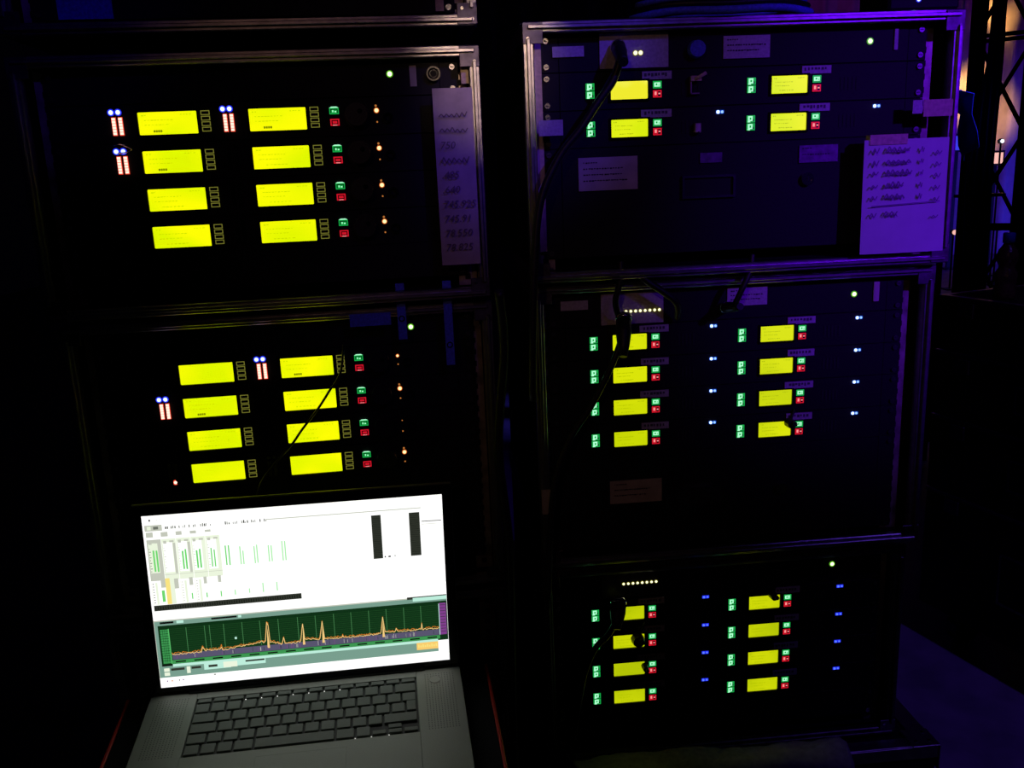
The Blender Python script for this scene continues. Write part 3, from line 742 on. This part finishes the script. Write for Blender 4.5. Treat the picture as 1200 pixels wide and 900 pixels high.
for k in range(7):
    put('key_glint', MB().dome((0, 0, 0), .00075, 'keyglint', 1, 6), lp, (xl + UW * (3.2 + k * 1.03), ytop - .0095, TZ - .0006))  # glowing dots painted in as glints between the keys
for k in (10.5, 11.5, 12.6): put('key_glint', MB().dome((0, 0, 0), .0007, 'keyglint', 1, 6), lp, (xl + UW * k, -.0515, TZ - .0010))
# hinge bar
put('hinge', MB().cyl((0, .0700, TZ + .001), .0058, .30, 'x', 16, 'bezel'), lp)
# lid: x across, z up the lid, y thickness
lid = put('lid', MB().box(-.1965, .1965, .0012, .0085, .002, .2530, 'lap', .002).box(-.1955, .1955, .0, .0012, .003, .2520, 'bezel', .0004), lp, (0, .068, TZ), (-.1287, 0, 0))
SW, SH, SZ = .367, .229, .010
put('screen', MB().box(-SW / 2, SW / 2, -.0003, .0003, SZ, SZ + SH, 'white'), lid)
put('camera_eye', MB().cyl((0, -.0002, SZ + SH + .007), .002, .0005, 'y', 14, 'plast'), lid)
S_ = MB()
def up(u_, v_, l): return (-SW / 2 + u_ * SW, -.0003 - .00012 * l, SZ + SH * (1 - v_))
def quad(P, m, l=1): S_.poly([up(u_, v_, l) for u_, v_ in P], m)
def rect(u0, v0, u1, v1, m, l=1): quad([(u0, v0), (u1, v0), (u1, v1), (u0, v1)], m, l)
def stroke(P, t, m, l=3):
    for (a, b_), (c_, d) in zip(P, P[1:]):
        dx, dy = (c_ - a) * SW, (d - b_) * SH; L = math.hypot(dx, dy) or 1; nx, ny = -dy / L * t / SW, dx / L * t / SH
        quad([(a - nx, b_ - ny), (c_ - nx, d - ny), (c_ + nx, d + ny), (a + nx, b_ + ny)], m, l)
R = random.Random(11)
# menu bar marks, toolbar
rect(.022, .020, .027, .032, 'uiblk'); rect(.045, .022, .050, .026, 'uigrey'); rect(.056, .022, .060, .026, 'uigrey')
rect(.006, .053, .062, .087, 'uigrey'); rect(.014, .060, .026, .080, 'uipale', 2); rect(.034, .062, .050, .078, 'uiline', 2)
u0 = .072
for wd in (.012, .02, .006, .014, .008, .018, .026, .006, .03, .02, .022, .026, .022, .008, .014):
    if R.random() < .85:
        for q in range(max(1, int(wd / .006))): rect(u0 + q * .006, .062 + R.uniform(0, .008), u0 + q * .006 + R.uniform(.002, .0045), .080, R.choice(['uiline', 'uidark']))
    u0 += wd + .006
rect(.4, .066, .925, .0715, 'uigrey')
stroke([(.925, .148), (.9936, .1497)], .0005, 'uidark'); stroke([(.925, .165), (.985, .166)], .0003, 'uigrey')
# channel meter panels
for k in range(6):
    a = .0075 + .0475 * k; m = ['uigrey', 'uipale', 'uipale', 'uipale', 'uipale', 'uipale'][k]
    if k < 5:
        rect(a, .135, a + .046, .370, m)
        rect(a + .004, .155, a + .034, .325, 'white' if k else 'uipale', 2)
        rect(a + .006, .145, a + .016, .162, 'uigrey', 3); rect(a + .026, .145, a + .040, .156, 'uigrey', 3)
        if k < 3: rect(a + .036, .16, a + .044, .335, 'uigrey', 3)
        for q in range(9): rect(a + .005, .185 + q * .016, a + (.011 if q % 2 else .008), .189 + q * .016, 'uigrey' if k else 'uiline', 4)
    rect(a, .338, a + .046, .3405, 'uigrey' if k < 5 else 'uipale', 3)
    if k < 4:
        rect(a, .380, a + .020, .508, 'uipale'); rect(a + .002, .375, a + .013, .505, 'white', 2)
        for q in range(8): rect(a + .004, .385 + q * .0155, a + .0085, .390 + q * .0155, 'uigrey' if k else 'uiline', 3)
for k in range(14): rect(.012 + R.uniform(0, .27), .128, .012 + R.uniform(.28, .285), .1285, 'uipale')
for (u_, v_, u1, v1) in [(.0083, .092, .031, .121), (.056, .095, .0785, .121), (.104, .0965, .1235, .118), (.150, .099, .170, .116), (.1985, .100, .2175, .113),
                         (.039, .361, .054, .411), (.0825, .364, .0965, .422), (.1315, .3635, .1435, .409), (.1785, .367, .189, .407), (.2255, .366, .236, .406)]: rect(u_, v_, u1, v1, 'uigrey', 4)
for k, (a, b_, c_, d) in enumerate([(.0267, .1946, .0248, .3165), (.0366, .1961, .0352, .3182), (.12, .209, .1187, .3135), (.1297, .2007, .1301, .3154), (.1657, .212, .166, .3146), (.1758, .2054, .1762, .3145),
        (.213, .2054, .2127, .3138), (.2227, .2151, .223, .3138), (.26, .1979, .2597, .3114), (.2703, .1978, .2704, .3131), (.3072, .2093, .3071, .3139), (.3163, .2353, .3166, .3138), (.3541, .214, .3539, .3139),
        (.3629, .2071, .3634, .3129), (.4013, .2154, .4015, .3107), (.4107, .2169, .4106, .3104), (.4473, .1977, .4478, .3113), (.4567, .1991, .4573, .3111)]):
    t_ = .0028 if k < 6 else .0021; rect(a - t_, b_, a + t_, d, 'uigreen' if k < 10 else 'uigreenp', 5)
for k, (a, b_, d) in enumerate([(.0438, .4264, .4928), (.137, .4544, .49), (.185, .46, .4877), (.232, .4577, .49), (.2785, .457, .4867), (.3262, .457, .4837), (.3723, .431, .4856), (.419, .432, .485)]):
    t_ = .0048 if k == 0 else .002; rect(a - t_, b_, a + t_, d, 'uigreen' if k < 4 else 'uigreenp', 5)
rect(.0535, .359, .0685, .509, 'uiyel', 4); rect(.0685, .359, .083, .509, 'uipale', 3)
rect(.0080, .5115, .4985, .5440, 'uidark', 3); rect(.7533, .092, .7860, .3472, 'uidark', 3); rect(.8825, .0925, .9192, .347, 'uidark', 3)
for q in range(60): rect(.012 + q * .0081, .520, .0145 + q * .0081, .538, 'uiblk', 4)
for q in range(22): rect(.757, .098 + q * .0112, .783, .1005 + q * .0112, 'uiblk', 4); rect(.886, .098 + q * .0112, .9155, .1005 + q * .0112, 'uiblk', 4)
rect(.7913, .3345, .7955, .343, 'uiblk', 4); rect(.8042, .335, .8127, .3432, 'uiblk', 4); rect(.826, .333, .829, .342, 'uiline', 4)
# analyser window
rect(.0015, .607, .9990, .940, 'uibar', 2); rect(0, .607, .0018, .94, 'uigrey', 3); rect(.0, .6, .9, .607, 'uigrey', 2)
rect(.02, .6105, .065, .622, 'uiblk', 3); rect(.075, .609, .098, .624, 'uiteal', 3); rect(.19, .6105, .275, .621, 'uiblk', 3); rect(.28, .609, .29, .623, 'uiteal', 3)
rect(.86, .594, .999, .609, 'uidark', 3); rect(.88, .600, .999, .622, 'uiteal', 4)
rect(.012, .632, .9985, .872, 'uispec', 3)
rect(.018, .655, .046, .856, 'uiax', 4)
for q in range(13): rect(.018, .664 + q * .0145, .045, .6665 + q * .0145, 'uispec', 5)
for q in (.0255, .032, .0385): rect(q, .655, q + .0010, .85, 'uispec', 5)
rect(.0445, .652, .0475, .86, 'uisc', 6)
for q in range(13): rect(.050, .655 + q * .0118, .969, .6562 + q * .0118, 'uigridf', 4)
for q in (.1037, .1646, .181, .2281, .2897, .3494, .4117, .4778, .5383, .6016, .6614, .723, .784, .8455, .9057): rect(q - .0009, .652, q + .0009, .80, 'uigrid', 5)
rect(.9705, .645, .9950, .838, 'uipur', 4)
for q in range(10): rect(.974, .655 + q * .018, .993, .658 + q * .018, 'uispec', 5)
rect(.9690, .648, .9712, .838, 'uiteal', 6)
rect(.050, .803, .969, .838, 'uifl', 5)
TR = [(.0494, .8002), (.0988, .8009), (.1461, .8012), (.1521, .7767), (.1582, .7949), (.2105, .796), (.2152, .7798), (.2173, .8016), (.2608, .7925), (.3285, .7835), (.3532, .7708), (.3573, .7845), (.3635, .777), (.373, .6591), (.377, .6768), (.3793, .7799), (.4196, .8002), (.4261, .7626), (.4294, .7976), (.4439, .8003), (.4831, .7945), (.4939, .6932), (.4972, .7841), (.5493, .7936), (.561, .6879), (.5656, .7922), (.6256, .7944), (.6286, .7819), (.6306, .7953), (.69, .7973), (.7615, .7928), (.7709, .6944), (.7763, .7867), (.8128, .7889), (.8159, .7719), (.8203, .7902), (.9036, .7919), (.9071, .7575), (.9087, .7902), (.9671, .7918)]
def noisy(P, amp, off=0):
    out = []
    for (a, b_), (c_, d) in zip(P, P[1:]):
        n = max(1, int((c_ - a) / .0035))
        for k in range(n): out.append((a + (c_ - a) * k / n, b_ + (d - b_) * k / n + off + R.uniform(-amp, amp)))
    return out + [P[-1]]
stroke(noisy(TR, .006, -.002), .00035, 'uior2', 7); stroke(noisy(TR, .005, .004), .0004, 'uitr', 8)
for k in range(60):
    a = .055 + R.random() * .9; rect(a, .815 - R.random() * .01, a + .0012, .832, R.choice(['uispec', 'uipur', 'uigrey']), 7)
for (a, d) in ((.373, .69), (.4939, .72), (.561, .71), (.7709, .72)): quad([(a, d), (a + .0042, .82), (a - .0042, .82)], 'uitr', 6)
rect(.048, .840, .970, .862, 'uiax', 5)
for q in range(15): rect(.0583 + q * .0619, .8465, .0583 + q * .0619 + .034, .8545, 'uiblk', 6)
rect(.012, .862, .0475, .872, 'uiblk', 6); rect(.048, .863, .962, .879, 'uiteal', 5); rect(.15, .879, .24, .915, 'uiteal', 4)
rect(.017, .885, .035, .930, 'uipale', 4); rect(.017, .905, .035, .910, 'uibar', 5); rect(.092, .885, .104, .925, 'uipale', 4)
for a, b_ in ((.04, .085), (.108, .14), (.165, .195)): rect(a, .888, b_, .902, 'uidark', 5)
rect(.215, .876, .262, .912, 'uipale', 5); rect(.262, .876, .358, .908, 'uiteal', 5); rect(.29, .880, .355, .890, 'uidark', 6)
rect(.885, .877, .962, .921, 'uior', 6)
for q in range(9): rect(.89 + q * .0078, .888 + (q % 2) * .006, .895 + q * .0078, .906, 'uiyel', 7)
rect(.962, .872, .999, .94, 'white', 4)
rect(.0, .940, 1, .947, 'white', 4)
for a in (.022, .038, .062, .075): rect(a, .958, a + .004, .966, R.choice(['uiline', 'uior2', 'uipur']), 4)
rect(.18, .945, .187, .951, 'uiline', 5)
# pointer
rect(.262, .735, .269, .748, 'uiteal', 9)
put('screen_graphics', S_, lid)

sh = lroot('sliding_shelf', 'black pulled-out shelf with dark red side trim carrying the laptop', 'shelf', (0, 0, -.0215))
put('board', MB().box(-.232, .232, -.235, .095, -.016, -.0002, 'ply', .001).box(-.212, .208, .095, .185, -.016, -.0002, 'ply'), sh)
for s in (-1, 1):
    put('edge_trim', MB().box(min(s * .232, s * .2365), max(s * .232, s * .2365), -.2355, .095, -.017, .0015, 'red', .0012), sh, label='dark red edge trim')
    put('runner', MB().box(min(s * .200, s * .206), max(s * .200, s * .206), -.10, .20, -.034, -.0165, 'aludark'), sh)
put('front_lip', MB().box(-.2365, .2365, -.2455, -.2358, -.060, .002, 'ply', .002), sh)

# ------------------------------------------------------------------ base under the right stack, cloth
bs = thing('base_case', 'wide low black case with aluminium edges under the whole right stack, its corner lit violet', 'case', rp(4, .1555, .2, -1.1795 + .6136), RK[4]['yaw'])
bl, br, bt = -.283, .3185, 1.1795 - .6136 - .2372     # local left, right, top
bt = (.6136 + .2372); bt = 1.18 - bt
y0 = -.252
put('box_body', MB().box(bl + .003, br - .003, y0 + .003, .33, .10, bt - .003, 'ply'), bs)
def strip(x0, x1, ya, yb, z0, z1, m='alu'): put('edge_profile', MB().box(x0, x1, ya, yb, z0, z1, m, .0006), bs)
strip(bl, br, y0, y0 + .003, bt - .020, bt); strip(bl, br, y0 + .003, y0 + .024, bt - .003, bt + .0002)
strip(br - .028, br, y0 + .024, .33, bt - .003, bt + .0002); strip(br - .003, br, y0 + .003, .33, bt - .020, bt - .003)
strip(bl, bl + .003, y0 + .003, .33, bt - .020, bt - .003); strip(bl, br, y0, y0 + .003, .10, .12)
cbm = MB(); cbm.box(br - .040, br + .002, y0 - .0015, y0 + .040, bt + .0004, bt + .0022, 'alu', .0008); cbm.box(br + .0002, br + .002, y0 - .0015, y0 + .040, bt - .04, bt + .0004, 'alu')
for q in ((-.010, .030), (-.030, .010), (-.010, .010)): cbm.cyl((br + q[0], y0 + q[1], bt + .0028), .0028, .0014, 'z', 12, 'chrome')
put('corner_brace', cbm, bs)
put('latch', MB().box(.02, .10, y0 - .004, y0, .16, .25, 'aludark', .002).cyl((.06, y0 - .006, .205), .016, .006, 'y', 20, 'chrome'), bs)
for sx in (bl + .07, br - .07):
    for yy_ in (-.17, .25):
        b = MB(); b.box(sx - .035, sx + .035, yy_ - .035, yy_ + .035, .096, .10, 'aludark'); b.cyl((sx, yy_, .042), .042, .026, 'x', 20, 'rubber'); b.box(sx - .018, sx - .0145, yy_ - .02, yy_ + .02, .03, .096, 'aludark'); b.box(sx + .0145, sx + .018, yy_ - .02, yy_ + .02, .03, .096, 'aludark')
        put('castor', b, bs)
# crumpled cloth over the front edge of the base
from mathutils import noise
b = MB(); i_ = b.mi('cloth'); nx, ny = 70, 34; G = {}
for a in range(nx + 1):
    for c_ in range(ny + 1):
        u_ = a / nx; s = c_ / ny * .20
        x = -.225 + .40 * u_ + .012 * noise.noise(Vector((s * 20, u_ * 3, 0)))
        if s < .030: y, z = -.222 - s, bt + .004
        else: y, z = -.252 - .006 - .010 * min(1, (s - .03) / .03), bt + .004 - (s - .030) * .96
        fold = abs(noise.noise(Vector((x * 11, s * 13, 2.2)))) * .022 + abs(noise.noise(Vector((x * 30 + s * 26, s * 18, 7)))) * .008
        if s < .030: z += fold
        else: y -= fold; z += .3 * fold
        G[a, c_] = b.bm.verts.new((x, y, z))
for a in range(nx):
    for c_ in range(ny):
        f = b.bm.faces.new((G[a, c_], G[a + 1, c_], G[a + 1, c_ + 1], G[a, c_ + 1])); f.smooth = True; f.material_index = i_
me = b.mesh('crumpled_cloth')
o = put('crumpled_cloth', me, None, rp(4, .1555, .2, -1.1795 + .6136), (0, 0, RK[4]['yaw'])); tag(o, 'crumpled grey cloth draped over the front edge of the base case', 'cloth')
sm = o.modifiers.new('thick', 'SOLIDIFY'); sm.thickness = .0012

# ------------------------------------------------------------------ road cases on the right, receding
A0 = Vector((.993, 2.05, 0)); RZ = .3665
lev = [(-.317, -.4435), (-.445, -.5985), (-.600, -.7815), (-.783, -1.085)]
for k, (zt, zb) in enumerate(lev):
    zt += ZO; zb += ZO; low = k == 3; z_base = 0 if low else zb
    ax, ay = cos(RZ), sin(RZ)
    ctr = A0 + Vector((ax * .30 + ay * .25, ay * .30 - ax * .25, 0))
    root = thing('road_case', ['topmost shallow black road case of the stack at the right edge, bottle standing on it', 'second shallow black road case from the top of the right-edge stack',
                               'third black road case from the top of the right-edge stack', 'lowest tall black road case on castors in the right-edge stack'][k], 'case', (ctr.x, ctr.y, z_base), RZ, 'receding road case stack')
    z0, z1 = zb - z_base, zt - z_base; hw, hd_ = .30, .25
    put('box_body', MB().box(-hw + .002, hw - .002, -hd_ + .002, hd_ - .002, z0 + .0005, z1 - .002, 'ply'), root)
    t = .006
    for s in (-1, 1):
        put('edge_profile', MB().box(min(s * hw, s * (hw - .014)), max(s * hw, s * (hw - .014)), -hd_, hd_, z1 - .002, z1, 'alu'), root)
        put('edge_profile', MB().box(min(s * hw, s * (hw - .002)), max(s * hw, s * (hw - .002)), -hd_, hd_, z1 - .009, z1 - .002, 'aludark'), root)
        put('edge_profile', MB().box(-hw + .014, hw - .014, min(s * hd_, s * (hd_ - .014)), max(s * hd_, s * (hd_ - .014)), z1 - .002, z1, 'alu'), root)
        put('edge_profile', MB().box(-hw + .002, hw - .002, min(s * hd_, s * (hd_ - .002)), max(s * hd_, s * (hd_ - .002)), z1 - .009, z1 - .002, 'aludark'), root)
    hb = MB(); hb.frame(-.05, .05, z0 + (z1 - z0) * .3, z0 + (z1 - z0) * .7, .005, -.003, 0, 'aludark')
    hm = hb.mesh('recessed_handle'); ho = put('recessed_handle', hm, root, (-hw, -.02, 0), (0, 0, -pi / 2))
    for y in (-.17, .17): put('latch', MB().box(-hw - .004, -hw + .002, y - .02, y + .02, z1 - .045, z1 - .012, 'aludark', .001), root)
    if low:
        for sx in (-.22, .22):
            for sy in (-.18, .18): put('castor', MB().box(sx - .03, sx + .03, sy - .03, sy + .03, .09, z0 + .002, 'aludark').cyl((sx, sy, .042), .042, .03, 'y', 20, 'rubber').box(sx - .02, sx + .02, sy - .019, sy - .0155, .03, .09, 'aludark').box(sx - .02, sx + .02, sy + .0155, sy + .019, .03, .09, 'aludark'), root)
# bottle on the top road case
bt_ = thing('plastic_bottle', 'small crumpled amber bottle with a blue cap on the topmost right-edge road case', 'bottle', (1.092, 1.955, -.317 + ZO))
put('bottle_body', MB().lathe([(.001, .0), (.020, .0), (.023, .004), (.022, .012), (.0235, .020), (.021, .030), (.0235, .044), (.023, .056), (.017, .066), (.0165, .072), (.021, .082), (.022, .094), (.019, .106), (.011, .116), (.009, .120), (.001, .121)], 18, 'amber'), bt_)
put('bottle_cap', MB().lathe([(.001, .121), (.0125, .121), (.0125, .141), (.011, .143), (.001, .143)], 18, 'blucap'), bt_)

# ------------------------------------------------------------------ lighting truss and things beyond
tr = thing('lighting_truss', 'tall black lattice truss standing behind the right-edge road cases', 'truss', (2.11, 4.03, 0))
cc = [Vector((2.02, 4.0)), Vector((2.198, 3.889)), Vector((2.309, 4.067)), Vector((2.131, 4.178))]
base = Vector((2.11, 4.03))
put('foot_plate', MB().box(-.22, .32, -.26, .26, 0, .012, 'truss', .002), tr)
for c_ in cc:
    q = c_ - base; put('chord', MB().tube([(q.x, q.y, .012), (q.x, q.y, 2.6)], .024, 14, 'truss'), tr)
for j in range(4):
    a, c_ = cc[j] - base, cc[(j + 1) % 4] - base; z = .05; f = 0
    while z < 2.1:
        p1 = (a.x, a.y, z) if f == 0 else (c_.x, c_.y, z); p2 = (c_.x, c_.y, z + .40) if f == 0 else (a.x, a.y, z + .40)
        put('brace', MB().tube([p1, p2], .009, 8, 'truss'), tr); z += .40; f ^= 1
        if j in (0, 2) and f == 0: put('brace', MB().tube([(a.x, a.y, z), (c_.x, c_.y, z)], .009, 8, 'truss'), tr)
# loom of cables hanging in front of the truss
lm_ = thing('cable_loom', 'thick bunch of black cables hanging down in front of the truss', 'cables', (1.925, 3.70, 0))
for k in range(10):
    ox, oy = (k % 5) * .020 - .040, -.022 * (k // 5); rr = random.Random(k)
    zt = ZO + .18 + .02 * k
    P = [(ox * 1.3, oy, .013)] + [(ox + rr.uniform(-.016, .016), oy, z) for z in (.4, .8, 1.1)] + [(.01 + ox * .6, oy, zt)]
    P += [(.030 + ox * .3, oy + .02, zt + .2), (.045 + ox * .3, oy + .03, 2.3)] if k % 3 == 0 else [(.05 + ox * .3, oy + .05, zt + .05), (.06 + ox * .3, oy + .09, zt - .05)]
    put('cord', MB().tube(smooth_path(P, 5), .0125, 8, 'rubber'), lm_)
for z in (.55, 1.0): put('cable_tie', MB().box(-.09, .09, -.042, .020, z, z + .012, 'plast'), lm_)
# blue-lit hood of cloth on a stand at the left of the truss
b = MB(); i_ = b.mi('blue_tape_light'); G = {}; nu, nv = 16, 14
for a in range(nu + 1):
    for c_ in range(nv + 1):
        th = -1.35 + 2.55 * a / nu; s = c_ / nv
        wv = .012 * sin(a * 1.7 + s * 5)
        x = .085 * sin(th) * (1 + .25 * s) + wv; z = (.10 * cos(th) if th > -.2 else .098 * cos(th)) - s * .05
        if th > .7: z -= (th - .7) * .28
        G[a, c_] = b.bm.verts.new((x, -.06 + .14 * s, z))
for a in range(nu):
    for c_ in range(nv): f = b.bm.faces.new((G[a, c_], G[a + 1, c_], G[a + 1, c_ + 1], G[a, c_ + 1])); f.smooth = True; f.material_index = i_
st = thing('draped_stand', 'blue-lit cloth hood hanging on a black stand left of the truss', 'stand', (1.665, 3.45, 0))
me = b.mesh('cloth_hood'); ho = put('cloth_hood', me, st, (0, 0, ZO + .12)); ho.modifiers.new('t', 'SOLIDIFY').thickness = .003
put('pole', MB().tube([(0, 0, .05), (0, 0, ZO + .205)], .012, 10, 'truss'), st)
for k in range(3): put('leg', MB().tube([(0, 0, .30), (.14 * cos(2.1 * k), .14 * sin(2.1 * k), .012)], .010, 8, 'truss'), st)
# tall dark speaker cabinet
sp_ = thing('speaker_cabinet', 'tall black speaker cabinet standing beyond the bottle at the right edge', 'speaker', (2.26, 3.52, 0), .3)
put('cabinet', MB().box(-.17, .17, -.17, .17, 0, ZO - .01, 'ply', .01), sp_); put('grille', MB().box(-.155, .155, -.176, -.170, .04, ZO - .05, 'inside', .002), sp_)
for k, z in enumerate((.35, .75)): put('cone', MB().lathe([(.03, 0), (.05, .012), (.12, .03), (.125, .03), (.12, .026), (.05, .006)], 24, 'rubber'), sp_, (0, -.178, z), (pi / 2, 0, 0))
# stage pieces far behind
for (x, y, wx, z0, z1, m, lb) in [(4.46, 8.6, .09, .99, 1.16, 'stagep', 'small pink glowing screen behind the second truss post'), (4.68, 8.7, .10, 1.06, 1.16, 'stagep', 'small pink glowing screen right of the truss'),
                                 (4.60, 9.3, .10, 1.20, 1.34, 'stageb', 'blue glowing screen above the two pink ones')]:
    t = thing('stage_screen', lb, 'screen', (x, y, 0)); put('lit_face', MB().box(-wx / 2, wx / 2, -.01, 0, z0, z1, m), t)
    put('frame', MB().box(-wx / 2 - .02, wx / 2 + .02, 0, .03, z0 - .02, z1 + .02, 'truss'), t); put('stand', MB().box(-.02, .02, .03, .06, 0, z1, 'truss').box(-.07, .07, -.08, .10, 0, .015, 'truss'), t)
for k, (x, z, m, lb) in enumerate([(4.06, .56, 'stagew', 'tiny white lamp left of the truss, the higher of the two white ones there'), (4.12, .22, 'stagew', 'tiny white lamp left of the truss, close to the floor'), (3.92, .50, 'stagep', 'tiny pink lamp just right of the violet list, far behind'),
        (4.38, .52, 'stagep', 'tiny pink lamp behind the truss, left of the bottle cap'), (4.66, .50, 'stagew', 'tiny white lamp at the right edge of the frame, far behind'), (4.50, 1.26, 'stagew', 'tiny white lamp above the two pink screens, far behind')]):
    y = 7.6 + .14 * k
    t = thing('stage_lamp', lb, 'lamp', (x, y, 0), 0, 'stage lamps far behind')
    put('stand', MB().box(-.006, .006, .02, .032, 0, z, 'truss').box(-.06, .06, -.05, .08, 0, .01, 'truss'), t)
    put('lens', MB().dome((0, 0, z), .016 if m == 'stagew' else .022, m, .5), t); put('housing', MB().cyl((0, .026, z), .024, .03, 'y', 12, 'truss'), t)
spot('blue_hood_accent', (4.2, 2.2, 3.2), (1.665, 3.45, ZO + .14), (.10, .08, 1), 420, 9, .8, .05)  # added blue spot to brighten the unlit hood
# warm beams on the backdrop
for (tx, tz, sz_, pw) in [(5.30, ZO + .68, 7, 300), (5.56, ZO + 1.42, 6.5, 230), (5.62, ZO + .36, 8, 120)]:
    spot('warm_beam', (tx - .2, 7.4, ZO + 3.4), (tx, 10.6, tz), (1, .46, .10), pw * 10, sz_, 1, .08)
